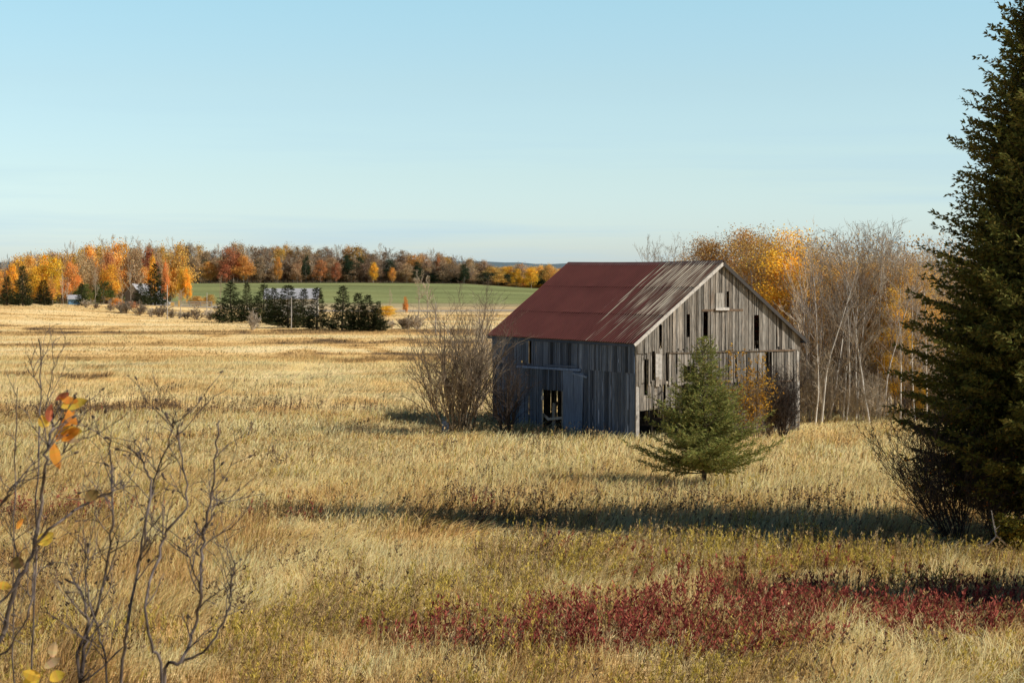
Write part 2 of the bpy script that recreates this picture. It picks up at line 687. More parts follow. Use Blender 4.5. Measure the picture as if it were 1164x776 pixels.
def field_tone(x, y):
    """-1 (dark brown) .. 1 (pale straw)"""
    s = strips(x, y)
    a = (fbm(x / 9.0, y / 16.0, 11, 4) - 0.5) * 1.5
    b = (fbm(x / 42.0, y / 22.0, 12, 4) - 0.5) * 1.2 * sst(70, 150, y)
    c = (fbm(x / 1.8, y / 3.4, 13, 3) - 0.5) * 0.8 * (1 - sst(90, 200, y))
    d = (fbm(x / 60.0, y / 4.5, 14, 4) - 0.5) * 1.9 * sst(110, 200, y)
    near = -0.08 * (1 - sst(44, 66, y)) + (fbm(x / 2.2, y / 3.8, 17, 4) - 0.5) * 2.3 * (1 - sst(56, 84, y))
    return np.clip(s + a * 0.55 + b * 0.55 + c + d + near + 0.12 + .18 * (1 - sst(110, 170, y)), -1.2, 1.0)


def weed_mask(x, y):
    """0..1 how much yellow-green weed grows here"""
    px, py = pxy(x, y)
    n = fbm(x / 2.4, y / 3.6, 21, 4) * 1.5 - .25
    band = sst(480, 700, px) * np.exp(-((py - 640) / 21.0) ** 2) * 1.35
    low = sst(200, 330, px) * (1 - sst(600, 800, px)) * sst(620, 680, py) * 0.62
    left = (1 - sst(330, 460, px)) * sst(640, 710, py) * 0.5
    br = sst(700, 800, px) * sst(715, 750, py) * 0.42
    m = band + low + left + br + 0.12 * sst(560, 620, py) + 0.12 * sst(495, 540, py)
    return np.clip((n - 0.905 + 0.58 * np.clip(m, 0, 1.1)) * 4.5, 0, .85) * sst(470, 520, py)


def red_mask(x, y):
    px, py = pxy(x, y)
    n = fbm(x / 1.3, y / 2.4, 41, 3)
    mid = 20 + np.interp(px, [400, 540, 620, 760, 900, 1050, 1150], [716, 710, 703, 700, 692, 690, 688])
    hh = np.interp(px, [400, 480, 560, 700, 900, 1050, 1160], [11, 18, 25, 31, 36, 33, 26])
    dd = np.interp(px, [370, 430, 520, 600, 1080, 1150, 1200], [0, .22, .62, 1., 1., .8, .6])
    core = dd * np.exp(-((py - mid) / hh) ** 4)
    for (cx, cy, rx, ry, k) in ((323, 592, 28, 6, .4), (60, 588, 75, 9, .25), (625, 637, 20, 8, .22), (700, 648, 40, 10, .15),
                                (545, 590, 10, 8, .2), (800, 668, 60, 12, .35), (930, 648, 40, 10, .2), (90, 475, 40, 8, .3), (865, 745, 30, 10, .3)):
        core = core + k * np.exp(-((px - cx) / rx) ** 2 - ((py - cy) / ry) ** 2)
    return np.clip(core, 0, 1) * np.clip((n - 0.27) * 3.4, 0.08, 1)


def lerp(a, b, t):
    return a * (1 - t)[:, None] + b * t[:, None]


def tone_color(t):
    c = np.zeros((len(t), 3))
    st = [(-1.2, UMBER), (-0.7, UMBER * 1.5), (-0.35, BROWN * 1.25), (0.0, STRAW), (0.5, PALE), (1.0, PALE * 1.1)]
    for k in range(3):
        c[:, k] = np.interp(t, [a for a, b in st], [b[k] for a, b in st])
    return c


# ------------------------------------------------------------------ ground sheet
def build_ground():
    ys = [-60, -30, -12]
    y = 0.0
    while y < 9000:
        ys.append(y)
        y += max(0.55, y * 0.0042) if y < 460 else max(4.0, y * 0.012)
    ys = np.array(ys)
    u = np.concatenate([-np.geomspace(0.5, 3.2, 28)[::-1], np.linspace(-0.49, 0.49, 260), np.geomspace(0.5, 3.2, 28)])
    yy, uu = np.meshgrid(ys, u, indexing='ij')
    xx = uu * np.maximum(yy * 0.62 + 40.0, 25)
    X, Y = xx.ravel(), yy.ravel()
    Z = ground(X, Y)
    V = np.stack([X, Y, Z], 1)
    ny, nx = yy.shape
    i = (np.arange(ny - 1)[:, None] * nx + np.arange(nx - 1)[None]).ravel()
    T = np.stack([i, i + 1, i + nx + 1, i + nx], 1)
    t = field_tone(X, np.maximum(Y, 30))
    col = tone_color(t)
    nearf = 1 - sst(130, 260, Y)
    col = col * (1 - 0.0 * nearf)[:, None]              # soil and thatch under the blades
    wm = weed_mask(X, np.maximum(Y, 36))
    col = lerp(col, np.tile(OLIVE * 0.5, (len(X), 1)), wm * 0.6)
    # pasture on the rise, woodland floor behind it
    green = np.array([0.24, 0.27, 0.115])
    n = fbm(X / 60, Y / 60, 51, 4)
    n2 = fbm(X / 90, Y / 14, 52, 3)
    gcol = green[None] * (0.55 + 0.8 * n2)[:, None] * np.array([1, 1, 1]) + np.outer(np.clip(n - .5, 0, 1), [0.12, 0.08, 0.02])
    gm = sst(562, 585, Y + 34 * (n - .5)) * (1 - sst(885, 900, Y)) * sst(-260, -235, X)
    col = lerp(col, gcol, gm)
    tan = np.array([0.42, 0.33, 0.2])
    tm = sst(470, 490, Y) * (1 - sst(590, 610, Y))
    col = lerp(col, np.tile(tan, (len(X), 1)) * (0.5 + n)[:, None], tm * 0.7)
    fl = sst(892, 905, Y)
    col = lerp(col, np.tile([0.075, 0.06, 0.035], (len(X), 1)), fl)
    me = mesh_np('field', V, T, col, (M['ground'],), None, True)
    tag(link('field', me), 'wide straw coloured field rising to a green pasture far off', 'field', None, 'structure')


M = {}


def ground_mat():
    m, nt, out = new_mat('ground')
    a = N(nt, 'ShaderNodeAttribute', attribute_name='col')
    geo = N(nt, 'ShaderNodeNewGeometry')
    f1 = noise(nt, 1.1, 6, geo.outputs['Position'], 0.7)
    v2 = mapping(nt, geo.outputs['Position'], (0.12, 0.5, 0.3))
    f2 = noise(nt, 0.8, 4, v2, 0.6)
    c = mixc(nt, 1.0, a.outputs['Color'], ramp(nt, f1, [(0.3, 0.72), (0.7, 1.25)]), 'MULTIPLY')
    c = mixc(nt, 1.0, c, ramp(nt, f2, [(0.3, 0.82), (0.7, 1.15)]), 'MULTIPLY')
    d = N(nt, 'ShaderNodeBsdfPrincipled')
    d.inputs['Roughness'].default_value = 1.0
    d.inputs['Specular IOR Level'].default_value = 0.0
    b = N(nt, 'ShaderNodeBump')
    b.inputs['Strength'].default_value = 0.6
    b.inputs['Distance'].default_value = 0.25
    nt.links.new(f1, b.inputs['Height'])
    nt.links.new(b.outputs[0], d.inputs['Normal'])
    nt.links.new(c, d.inputs['Base Color'])
    nt.links.new(d.outputs[0], out.inputs[0])
    return m


M['ground'] = ground_mat()
M['grass'] = leafy('dry_grass', (1, 1, 1), 0.42, lift=.68)
M['weed'] = leafy('weeds', (1, 1, 1), 0.35, lift=.35)
M['red'] = leafy('red_leaves', (1, 1, 1), 0.35, lift=.35)
build_ground()


# ------------------------------------------------------------------ grass
def sample(rs, y0, y1, u0, u1, n):
    y = np.sqrt(rs.uniform(y0 ** 2, y1 ** 2, n))
    u = rs.uniform(u0, u1, n)
    return u * y, y


BO = None   # barn frame is set below; grass keeps out of the barn footprint
BX0, BD, BTH, BW, BL = 6.33, 98.8, 0.517, 10.5, 15.0


def outside_barn(x, y):
    dx, dy = x - BX0, y - BD
    u = dx * math.cos(BTH) + dy * math.sin(BTH)
    v = -dx * math.sin(BTH) + dy * math.cos(BTH)
    return ~((u > -0.1) & (u < BW + 0.1) & (v > -0.1) & (v < BL + 0.1))


def blades(x, y, h, w, lean, cb, ct, rs, curve=True):
    n = len(x)
    z = ground(x, y) - 0.03
    a = rs.uniform(0, math.pi, n)
    wx, wy = np.cos(a) * w / 2, np.sin(a) * w / 2
    lodge = sst(.52, .68, fbm(x / 4.5, y / 6.0, 66, 3))  # flattened places, each bent its own way
    la = rs.normal(0.35, 1.25, n) * (1 - .6 * lodge) + (fbm(x / 7.0, y / 10.0, 67, 3) - .5) * 6.0 * lodge
    ll = np.clip(np.abs(lean) + .42 * lodge, 0, .93)
    lx, ly = np.cos(la) * ll * h, np.sin(la) * ll * h
    B = np.stack([x, y, z], 1)
    Wv = np.stack([wx, wy, np.zeros(n)], 1)
    tip = B + np.stack([lx, ly, h * np.sqrt(np.clip(1 - ll ** 2 * 0.6, 0.2, 1))], 1)
    if curve:
        mid = B + np.stack([lx * 0.34, ly * 0.34, h * 0.6], 1)
        V = np.stack([B - Wv, B + Wv, mid + Wv * 0.85, mid - Wv * 0.85, tip - Wv * 0.25, tip + Wv * 0.25], 1).reshape(-1, 3)
        base = np.arange(n)[:, None] * 6
        T = np.concatenate([base + np.array([[0, 1, 2, 3]]), base + np.array([[3, 2, 5, 4]])])
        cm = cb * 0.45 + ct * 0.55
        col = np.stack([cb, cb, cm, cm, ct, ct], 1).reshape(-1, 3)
    else:
        V = np.stack([B - Wv, B + Wv, tip + Wv * 0.3, tip - Wv * 0.3], 1).reshape(-1, 3)
        T = np.arange(n)[:, None] * 4 + np.array([[0, 1, 2, 3]])
        col = np.stack([cb, cb, ct, ct], 1).reshape(-1, 3)
    return V, T, col


def grass():
    rs = np.random.RandomState(77)
    Vs, Ts, Cs = [], [], []
    off = 0
    zones = [  # y0,y1,u0,u1, per m2, height, width, curved
        (20, 34, -.55, .45, 60, .6, .02, False),
        (34, 60, -.42, .38, 205, .60, .017, True),
        (60, 84, -.40, .37, 112, .58, .025, True),
        (84, 118, -.38, .36, 62, .50, .038, True),
        (118, 200, -.36, .20, 30, .36, .05, False),
        (200, 300, -.35, .10, 6, .22, .11, False),
        (300, 455, -.35, .02, 2.0, .18, .2, False)]
    for (y0, y1, u0, u1, dn, hh, ww, cv) in zones:
        n = int(dn * (y1 ** 2 - y0 ** 2) / 2 * (u1 - u0))
        x, y = sample(rs, y0, y1, u0, u1, n)
        t = field_tone(x, y)
        clump = fbm(x / 0.55, y / 0.55, 61, 3)
        patch = fbm(x / 3.5, y / 5.0, 62, 3)
        wm = weed_mask(x, y)
        rm = red_mask(x, y)
        keep = outside_barn(x, y) & (rs.rand(n) < 1 - 0.72 * wm) & (rs.rand(n) < 1 - 0.6 * rm)
        keep &= rs.rand(n) < np.clip(0.35 + 1.5 * (clump - 0.25), 0.15, 1)
        if y0 >= 200:
            keep &= rs.rand(n) < 0.9
        x, y, t, clump, patch, wm = x[keep], y[keep], t[keep], clump[keep], patch[keep], wm[keep]
        n = len(x)
        h = hh * (0.30 + 1.00 * patch + 0.45 * clump) * rs.uniform(0.5, 1.2, n)
        if y0 >= 118:
            h *= 1 - 0.35 * np.clip(t, 0, 1)
        wdt = ww * rs.uniform(0.6, 1.4, n)
        tb = np.clip(t + rs.normal(0, 0.20 if y0 < 118 else .08, n), -1.2, 1)
        c = tone_color(tb)
        br = (rs.uniform(0.80, 1.20, n) if y0 < 118 else rs.uniform(.94, 1.05, n))[:, None]
        wilt = rs.rand(n) < (0.10 if y0 < 118 else 0.0)
        c[wilt] = c[wilt] * np.array([0.55, 0.50, 0.44])
        gr = rs.rand(n) < (0.05 + 0.10 * (patch - 0.3)) * (y < 120)
        c[gr] = OLIVE * 1.5
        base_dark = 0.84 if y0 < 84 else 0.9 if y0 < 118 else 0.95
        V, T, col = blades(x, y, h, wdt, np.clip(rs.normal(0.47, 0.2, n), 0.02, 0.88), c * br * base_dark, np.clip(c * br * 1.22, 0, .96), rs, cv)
        Vs.append(V)
        Ts.append(T + off)
        Cs.append(col)
        off += len(V)
    # plumed seed heads that stand over the grass: thin stalk + pale or brown tuft
    n = 13000
    x, y = sample(rs, 40, 112, -.33, .33, n)
    k = outside_barn(x, y) & (rs.rand(n) < np.clip((fbm(x / 4, y / 7, 71, 3) - 0.42) * 5, 0, 1))
    x, y = x[k], y[k]
    n = len(x)
    h = rs.uniform(0.65, 1.05, n)
    dk = rs.rand(n) < 0.45
    cc = np.where(dk[:, None], BROWN * 0.75, PALE * 0.95) * rs.uniform(0.7, 1.2, n)[:, None]
    la = np.clip(rs.normal(0.14, 0.1, n), 0, .5)
    V, T, col = blades(x, y, h, np.full(n, .012), la, cc * .6, cc, rs, False)
    Vs.append(V)
    Ts.append(T + off)
    Cs.append(col)
    off += len(V)
    tips = V.reshape(-1, 4, 3)[:, 2]
    for rep in range(4):
        D = np.stack([rs.normal(0.25, .35, n), rs.normal(0, .35, n), rs.uniform(.3, 1.0, n)], 1)
        P = tips - np.array([0, 0, 0.10]) + rs.normal(0, .02, (n, 3))
        V, T = leaf_tris(P, D, rs.uniform(.06, .13, n), rs.uniform(.015, .03, n), rs)
        Vs.append(V)
        Ts.append(T + off)
        Cs.append(np.repeat(cc * rs.uniform(.75, 1.25, n)[:, None], 4, 0))
        off += len(V)
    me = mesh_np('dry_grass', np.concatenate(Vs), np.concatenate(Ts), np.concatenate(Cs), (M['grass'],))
    tag(link('dry_grass', me), 'tall dry straw coloured grass covering the whole field', 'grass', None, 'stuff')


def weeds():
    rs = np.random.RandomState(81)
    n = 90000
    x, y = sample(rs, 38, 118, -.33, .33, n)
    # denser close up
    k = rs.rand(n) < np.clip(64.0 / y, 0.2, 1.0) * weed_mask(x, y)
    k &= outside_barn(x, y)
    x, y = x[k], y[k]
    n = len(x)
    h = rs.uniform(0.45, 0.95, n) * (0.7 + 0.5 * fbm(x / 2, y / 2, 83, 2))
    yel = rs.rand(n)[:, None]
    patch = fbm(x / 2.2, y / 3.0, 84, 3)[:, None]
    cg = np.array([0.46, 0.37, 0.085])
    cy = np.array([0.74, 0.55, 0.12])
    cbn = np.array([0.42, 0.29, 0.14])
    c = cg * (1 - yel) + cy * yel
    mixb = (rs.rand(n) < 0.42 + 1.0 * (patch[:, 0] - 0.45))[:, None]
    c = np.where(mixb, cbn * (0.7 + 0.6 * yel), c)
    Vs, Ts, Cs = [], [], []
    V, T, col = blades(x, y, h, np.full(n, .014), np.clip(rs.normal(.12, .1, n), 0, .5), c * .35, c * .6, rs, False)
    Vs.append(V)
    Ts.append(T)
    Cs.append(col)
    off = len(V)
    z = ground(x, y)
    ax = V.reshape(-1, 4, 3)
    for rep in range(20):
        t = rs.uniform(0.30, 1.0, n)[:, None]
        P = ax[:, 0] * (1 - t) + ax[:, 2] * t
        a = rs.uniform(0, 2 * math.pi, n)
        D = np.stack([np.cos(a) * .7, np.sin(a) * .7, rs.uniform(.4, 1.8, n)], 1)
        L = rs.uniform(.06, .15, n) * (1.2 - 0.4 * t[:, 0])
        V2, T2 = leaf_tris(P, D, L, L * rs.uniform(.15, .28, n), rs)
        Vs.append(V2)
        Ts.append(T2 + off)
        Cs.append(np.repeat(c * (0.45 + 0.65 * t) * rs.uniform(.7, 1.3, n)[:, None], 4, 0))
        off += len(V2)
    me = mesh_np('yellow_weeds', np.concatenate(Vs), np.concatenate(Ts), np.concatenate(Cs), (M['weed'],))
    tag(link('yellow_weeds', me), 'yellow green goldenrod gone to seed among the dry grass', 'weeds', None, 'stuff')


def reds():
    rs = np.random.RandomState(91)
    n = 110000
    x, y = sample(rs, 42, 80, -.32, .33, n)
    x2, y2 = sample(rs, 110, 135, -.32, -.15, 4000)
    x, y = np.concatenate([x, x2]), np.concatenate([y, y2])
    n = len(x)
    k = rs.rand(n) < red_mask(x, y) * np.where(y < 80, 0.50, 0.3)
    x, y = x[k], y[k]
    n = len(x)
    h = rs.uniform(0.35, 0.85, n) * (0.75 + 0.5 * fbm(x / 1.2, y / 1.2, 93, 2))
    tone = rs.rand(n)[:, None]
    c = np.array([0.17, 0.030, 0.030]) * (1 - tone) + np.array([0.42, 0.125, 0.085]) * tone
    oth = rs.rand(n) < .2
    c[oth] = np.array([.40, .27, .11]) * rs.uniform(.6, 1.1, (int(oth.sum()), 1))
    Vs, Ts, Cs = [], [], []
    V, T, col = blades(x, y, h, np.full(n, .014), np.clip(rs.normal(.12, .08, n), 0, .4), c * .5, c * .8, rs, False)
    Vs.append(V)
    Ts.append(T)
    Cs.append(col)
    off = len(V)
    ax = V.reshape(-1, 4, 3)
    for rep in range(17):
        t = rs.uniform(0.25, 1.0, n)[:, None]
        P = ax[:, 0] * (1 - t) + ax[:, 2] * t
        a = rs.uniform(0, 2 * math.pi, n)
        D = np.stack([np.cos(a) * .8, np.sin(a) * .8, rs.uniform(.5, 1.6, n)], 1)
        L = rs.uniform(.08, .15, n)
        V2, T2 = leaf_tris(P, D, L, L * rs.uniform(.26, .38, n), rs)
        Vs.append(V2)
        Ts.append(T2 + off)
        Cs.append(np.repeat(c * (0.55 + 0.6 * t) * rs.uniform(.7, 1.35, n)[:, None], 4, 0))
        off += len(V2)
    me = mesh_np('red_ground_shrubs', np.concatenate(Vs), np.concatenate(Ts), np.concatenate(Cs), (M['red'],))
    tag(link('red_ground_shrubs', me), 'low crimson leaved shoots spreading in a broad patch through the grass', 'ground cover', None, 'stuff')




def dead_weeds_and_shade():
    rs = np.random.RandomState(95)
    n = 60000
    x, y = sample(rs, 38, 150, -.33, .30, n)
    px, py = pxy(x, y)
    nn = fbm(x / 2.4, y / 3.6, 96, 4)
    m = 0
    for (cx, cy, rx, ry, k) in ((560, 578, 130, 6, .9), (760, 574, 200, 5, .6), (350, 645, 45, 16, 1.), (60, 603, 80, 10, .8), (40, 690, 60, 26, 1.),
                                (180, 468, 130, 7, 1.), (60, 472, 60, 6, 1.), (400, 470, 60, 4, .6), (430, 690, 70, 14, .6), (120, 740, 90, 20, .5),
                                (240, 700, 50, 20, .5), (1100, 622, 90, 7, .7), (330, 500, 160, 4, .5), (700, 547, 60, 4, .8), (800, 592, 330, 17, .75), (500, 580, 90, 8, .8), (530, 745, 60, 12, .7),  # wide entry adds dark weeds over the evergreen's shadow band to darken it
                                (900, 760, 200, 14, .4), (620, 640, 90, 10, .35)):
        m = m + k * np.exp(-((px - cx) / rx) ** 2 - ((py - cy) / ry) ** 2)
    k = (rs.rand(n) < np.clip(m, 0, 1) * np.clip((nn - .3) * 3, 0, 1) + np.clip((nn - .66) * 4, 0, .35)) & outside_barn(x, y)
    x, y = x[k], y[k]
    n = len(x)
    h = rs.uniform(0.5, 1.0, n)
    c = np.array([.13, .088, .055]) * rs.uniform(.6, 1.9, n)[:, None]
    Vs, Ts, Cs = [], [], []
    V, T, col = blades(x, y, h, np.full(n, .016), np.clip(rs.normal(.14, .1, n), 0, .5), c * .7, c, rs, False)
    Vs.append(V)
    Ts.append(T)
    Cs.append(col)
    off = len(V)
    ax = V.reshape(-1, 4, 3)
    for rep in range(14):
        t = np.clip(rs.beta(2.2, 1.0, n), .15, 1)[:, None]
        P = ax[:, 0] * (1 - t) + ax[:, 2] * t
        a = rs.uniform(0, 2 * math.pi, n)
        D = np.stack([np.cos(a) * .8, np.sin(a) * .8, rs.uniform(.2, 1.6, n)], 1)
        L = rs.uniform(.05, .12, n)
        V2, T2 = leaf_tris(P, D, L, L * rs.uniform(.25, .5, n), rs)
        Vs.append(V2)
        Ts.append(T2 + off)
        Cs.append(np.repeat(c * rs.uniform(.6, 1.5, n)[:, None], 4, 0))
        off += len(V2)
    me = mesh_np('dead_weeds_and_shade', np.concatenate(Vs), np.concatenate(Ts), np.concatenate(Cs), (M['weed'],))
    tag(link('dead_weeds_and_shade', me), 'dark brown dead weeds with dry seed heads in patches of the field, more added to darken the tree shadow', 'weeds', None, 'stuff')


grass()
weeds()
reds()
dead_weeds_and_shade()

# ------------------------------------------------------------------ barn
CB, SB = math.cos(BTH), math.sin(BTH)
HE, HR = 5.26, 9.22
SLOPE = (HR - HE) / (BW / 2)
barn_z = gz(BX0, BD) * 0.0
barn = thing('barn', 'old weathered grey plank barn with rusted dark red metal roof in the field', 'barn', (BX0, BD, barn_z), BTH)


def to_barn(px, py, plane):
    """pixel of the photograph -> barn coordinates on the wall plane x = val or y = val"""
    ax, val = plane
    d = ray(px, py)
    o = Vector((0, 0, CAM_H)) - Vector((BX0, BD, barn_z))
    lo = Vector((o.x * CB + o.y * SB, -o.x * SB + o.y * CB, o.z))
    ld = Vector((d.x * CB + d.y * SB, -d.x * SB + d.y * CB, d.z))
    t = (val - lo[ax]) / ld[ax]
    return lo + ld * t


def g_rect(x0, y0, x1, y1):      # on the front gable
    a, b = to_barn(x0, y0, (1, 0)), to_barn(x1, y1, (1, 0))
    return (a.x, b.x, b.z, a.z)   # u0,u1,z0,z1


def l_rect(x0, y0, x1, y1):      # on the long wall; v grows to the left in the picture
    a, b = to_barn(x1, y1, (0, 0)), to_barn(x0, y0, (0, 0))
    zc = to_barn((x0 + x1) / 2, y0, (0, 0)).z
    zb = to_barn((x0 + x1) / 2, y1, (0, 0)).z
    return (a.y, b.y, zb, zc)


M['gable'] = wood('weathered_grey_boards', (0.042, 0.039, 0.036), (0.50, 0.465, 0.41), (14, 14, 0.8), 1.0, (0.30, 0.17, 0.09))
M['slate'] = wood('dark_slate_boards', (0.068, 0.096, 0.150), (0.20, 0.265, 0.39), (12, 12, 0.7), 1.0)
M['trim'] = wood('grey_trim', (0.30, 0.28, 0.26), (0.60, 0.57, 0.52), (5, 5, 5), 0.5)
M['beam'] = wood('old_beams', (0.10, 0.08, 0.06), (0.28, 0.23, 0.17), (5, 5, 5), 0.5)
M['dirt'] = plain('barn_dirt', (0.09, 0.07, 0.05), 1.0)


def siding(seed, ulen, tiers, slits, axis, plane, out, tone, wmin=.13, wmax=.25, top=None, th=.025, lean=.02, rag=.06):
    """vertical boards. tiers: (u0,u1,z0,z1 or None for the roof line, proud, tone). axis 0: boards laid along x; 1: along y.
       out = -1/1 outward direction. slits are u0,u1,z0,z1 openings"""
    rnd = random.Random(seed)
    g = G()
    for (a0, a1, z0, z1, proud, tn) in tiers:
        edges = [a0]
        while edges[-1] < a1:
            edges.append(edges[-1] + rnd.uniform(wmin, wmax))
        edges[-1] = a1
        cuts = sorted(set(edges + [e for s in slits for e in s[:2] if a0 < e < a1]))
        # drop slivers
        cl = [cuts[0]]
        keepe = [e for s in slits for e in s[:2]]
        for e in cuts[1:]:
            if e - cl[-1] < 0.06 and e not in keepe and e != a1:
                continue
            cl.append(e)
        for ua, ub in zip(cl[:-1], cl[1:]):
            mid = (ua + ub) / 2
            tfun = (lambda q: z1) if z1 is not None else (lambda q: top(q))
            lo = z0 + rnd.uniform(-rag, rag) * (1 if z0 > 0.05 else 0)
            if rnd.random() < .08 and z0 > .05:
                lo += rnd.uniform(0, .25)
            spans = [(lo, None)]
            for (s0, s1, sa, sb) in slits:
                if s0 - 1e-4 <= mid <= s1 + 1e-4:
                    ns = []
                    for (p, q) in spans:
                        qq = tfun(mid) if q is None else q
                        if sb <= p or sa >= qq:
                            ns.append((p, q))
                            continue
                        if sa > p + .05:
                            ns.append((p, sa))
                        if sb < qq - .05:
                            ns.append((sb, q))
                    spans = ns
            gap = rnd.choice((0.010, 0.018, 0.028, 0.04, 0.06)) if ub - ua > .09 else .002
            dep = proud + rnd.uniform(0, .022)
            bend = rnd.gauss(0, lean)
            r = rnd.random()
            tint = rnd.uniform(.42, 1.14) * tn
            if r < .10:
                tint *= .55
            elif r > .93:
                tint *= 1.35
            warm = rnd.uniform(0, .07)
            colr = (tint * (1 + warm), tint, tint * (1 - warm))
            for (p, q) in spans:
                xa, xb = ua + gap / 2, ub - gap / 2
                ta = tfun(xa) if q is None else q
                tb_ = tfun(xb) if q is None else q
                if min(ta, tb_) - p < .05:
                    continue
                d0, d1 = dep, dep + th
                pts = []
                for (zza, zzb, sh) in ((p, p, bend), (ta, tb_, 0)):
                    for (uu, zz, dd) in ((xa, zza, d1), (xb, zzb, d1), (xb, zzb, d0), (xa, zza, d0)):
                        uu2 = uu + sh
                        dd2 = dd + (abs(bend) * 1.2 if sh else 0)
                        pos = [0, 0, zz]
                        pos[axis] = uu2
                        pos[1 - axis] = plane + out * dd2
                        pts.append(pos)
                g.hexa(pts, colr)
    return g


def roof_top(u):
    return HE - 0.02 + SLOPE * min(u, BW - u)


zs1 = g_rect(725, 380, 911, 397.5)[2]      # bottom of the upper boards
zs2 = g_rect(725, 380, 800, 436)[2]        # bottom of the middle boards
zs3 = g_rect(725, 380, 770, 464)[2]        # bottom of the lower boards
slits_g = [g_rect(824.6, 331, 827.6, 352), g_rect(799, 354, 803.6, 385), g_rect(748, 369, 751.5, 395.5),
           g_rect(779.5, 357, 783, 383), g_rect(856.3, 358, 861.2, 396), g_rect(869.7, 400, 876.6, 432),
           g_rect(732, 408, 736.2, 449), g_rect(740.3, 399, 743.6, 432), g_rect(756, 400, 759.6, 433),
           g_rect(753.2, 437, 756.6, 460), g_rect(777, 416, 791, 433), g_rect(835.0, 402, 836.2, 430), g_rect(768, 399, 769.2, 425)]
ul = to_barn(772, 450, (1, 0)).x
gt = [(0, BW, zs1, None, .045, 1.0), (0, BW, zs2, zs1 + .12, .012, 1.12), (0.02, ul, zs3, zs2 + .1, -.018, 1.0),
      (ul + .9, BW, 0.15, zs2 + .1, -.018, .62)]
g = siding(3, BW, gt, slits_g, 0, 0.0, -1, 1.0, top=roof_top)
# three owl holes under the peak read as dark cut-outs: real recessed openings framed by boards are too fine, so flat black patches
link('gable_wall', g.mesh('gable_wall', (M['gable'],)), barn)

# bright board, loft hatch and sills
g = G()
r = g_rect(744.2, 397.5, 751.8, 431.5)
for k in range(2):
    a = r[0] + (r[1] - r[0]) * k / 2
    g.box((a + .01, -.085, r[2]), (a + (r[1] - r[0]) / 2 - .01, -.055, r[3]), 1.15 - .12 * k)
link('pale_plank', g.mesh('pale_plank', (M['trim'],)), barn)
hatch = G()
r = g_rect(812, 333, 821.5, 350)
for k in range(3):
    a = r[0] + (r[1] - r[0]) * k / 3
    hatch.box((a + .006, -.125, r[2]), (a + (r[1] - r[0]) / 3 - .006, -.09, r[3]), (1.3, 1.2, 1.4)[k])
ho = link('loft_hatch', hatch.mesh('loft_hatch', (M['gable'],)), barn)
g = G()
r2 = g_rect(811.5, 349.5, 826.5, 352.5)
g.box((r2[0], -.20, r2[2]), (r2[1], -.07, r2[3]), 1.5)
link('sill', g.mesh('sill', (M['trim'],)), ho)
g = G()
for (px, py, s) in ((817.5, 318.5, 1.3), (821.5, 321.5, 1.0), (824, 318, 1.2), (816.5, 322.5, .8)):
    p = to_barn(px, py, (1, 0))
    hh = .07 * s
    g.poly([(p.x - hh, -.0735, p.z - hh * .7), (p.x + hh * .2, -.0735, p.z - hh), (p.x + hh, -.0735, p.z), (p.x + hh * .3, -.0735, p.z + hh), (p.x - hh * .8, -.0735, p.z + hh * .6)])
M['hole'] = plain('hole_patch_black', (0.006, 0.006, 0.006), 1.0)  # flat black, stands in for the dark inside the holes
link('owl_hole_patch', g.mesh('owl_hole_patch', (M['hole'],)), barn)
# thin battens: hay door head and the rusty drip strips between the rows of boards
g = G()
r = g_rect(796.5, 351.5, 843.5, 353.5)
g.box((r[0], -.10, r[2]), (r[1], -.072, r[3]), (.75, .5, .38))
r = g_rect(862, 396, 902, 398)
g.box((r[0], -.112, zs1 - .03), (r[1], -.074, zs1 + .03), (.95, .62, .48))
r = g_rect(760, 396, 862, 398)
g.box((r[0], -.105, zs1 - .03), (r[1] - .02, -.074, zs1 + .015), (.6, .5, .42))
r = g_rect(878, 434, 899, 437)
g.box((r[0], -.07, zs2 - .03), (r[1], -.045, zs2 + .03), (.9, .55, .4))
link('batten', g.mesh('batten', (M['beam'],)), barn)

# corner posts
for i, (x, y, t) in enumerate(((0.09, -.01, 1.2), (BW - .1, -.01, 1.1), (0.09, BL - .1, .8), (BW - .1, BL - .1, .8))):
    g = G()
    g.box((x - .10, y - .03, -.1), (x + .10, y + .17, HE - .15), t * .8)
    link('corner_post', g.mesh('corner_post', (M['trim'] if i < 2 else M['beam'],)), barn)
# posts, sill beam and rafters standing inside
g = G()
for u in (ul + .1, BW * .5, BW * .72):
    g.box((u - .1, .06, -.1), (u + .1, .26, zs2 + .1), .7)
g.box((.12, .05, zs3 - .02), (BW - .12, .22, zs3 + .16), .9)
for v in (.5, 3.6, 6.8, 10.0, 13.2, BL - .4):
    for sx in (1, -1):
        a = (0.1 if sx == 1 else BW - .1, v, HE - .08)
        g.beam(a, (BW / 2, v, HR - .14), .06, .14, .8)
    for u in (3.4, 7.1):
        g.box((u - .09, v - .09, -.1), (u + .09, v + .09, HE + .4), .7)
    g.box((.1, v - .08, HE - .35), (BW - .1, v + .08, HE - .18), .7)
pa, pb = to_barn(633, 457, (0, 2.0)), to_barn(624.5, 478, (0, 2.0))
g.beam(pa, pb, .12, .16, 1.2)
link('timber_frame', g.mesh('timber_frame', (M['beam'],)), barn)
g = G()
g.box((.05, .05, -.3), (BW - .05, BL - .05, .04))
link('dirt_floor', g.mesh('dirt_floor', (M['dirt'],)), barn)

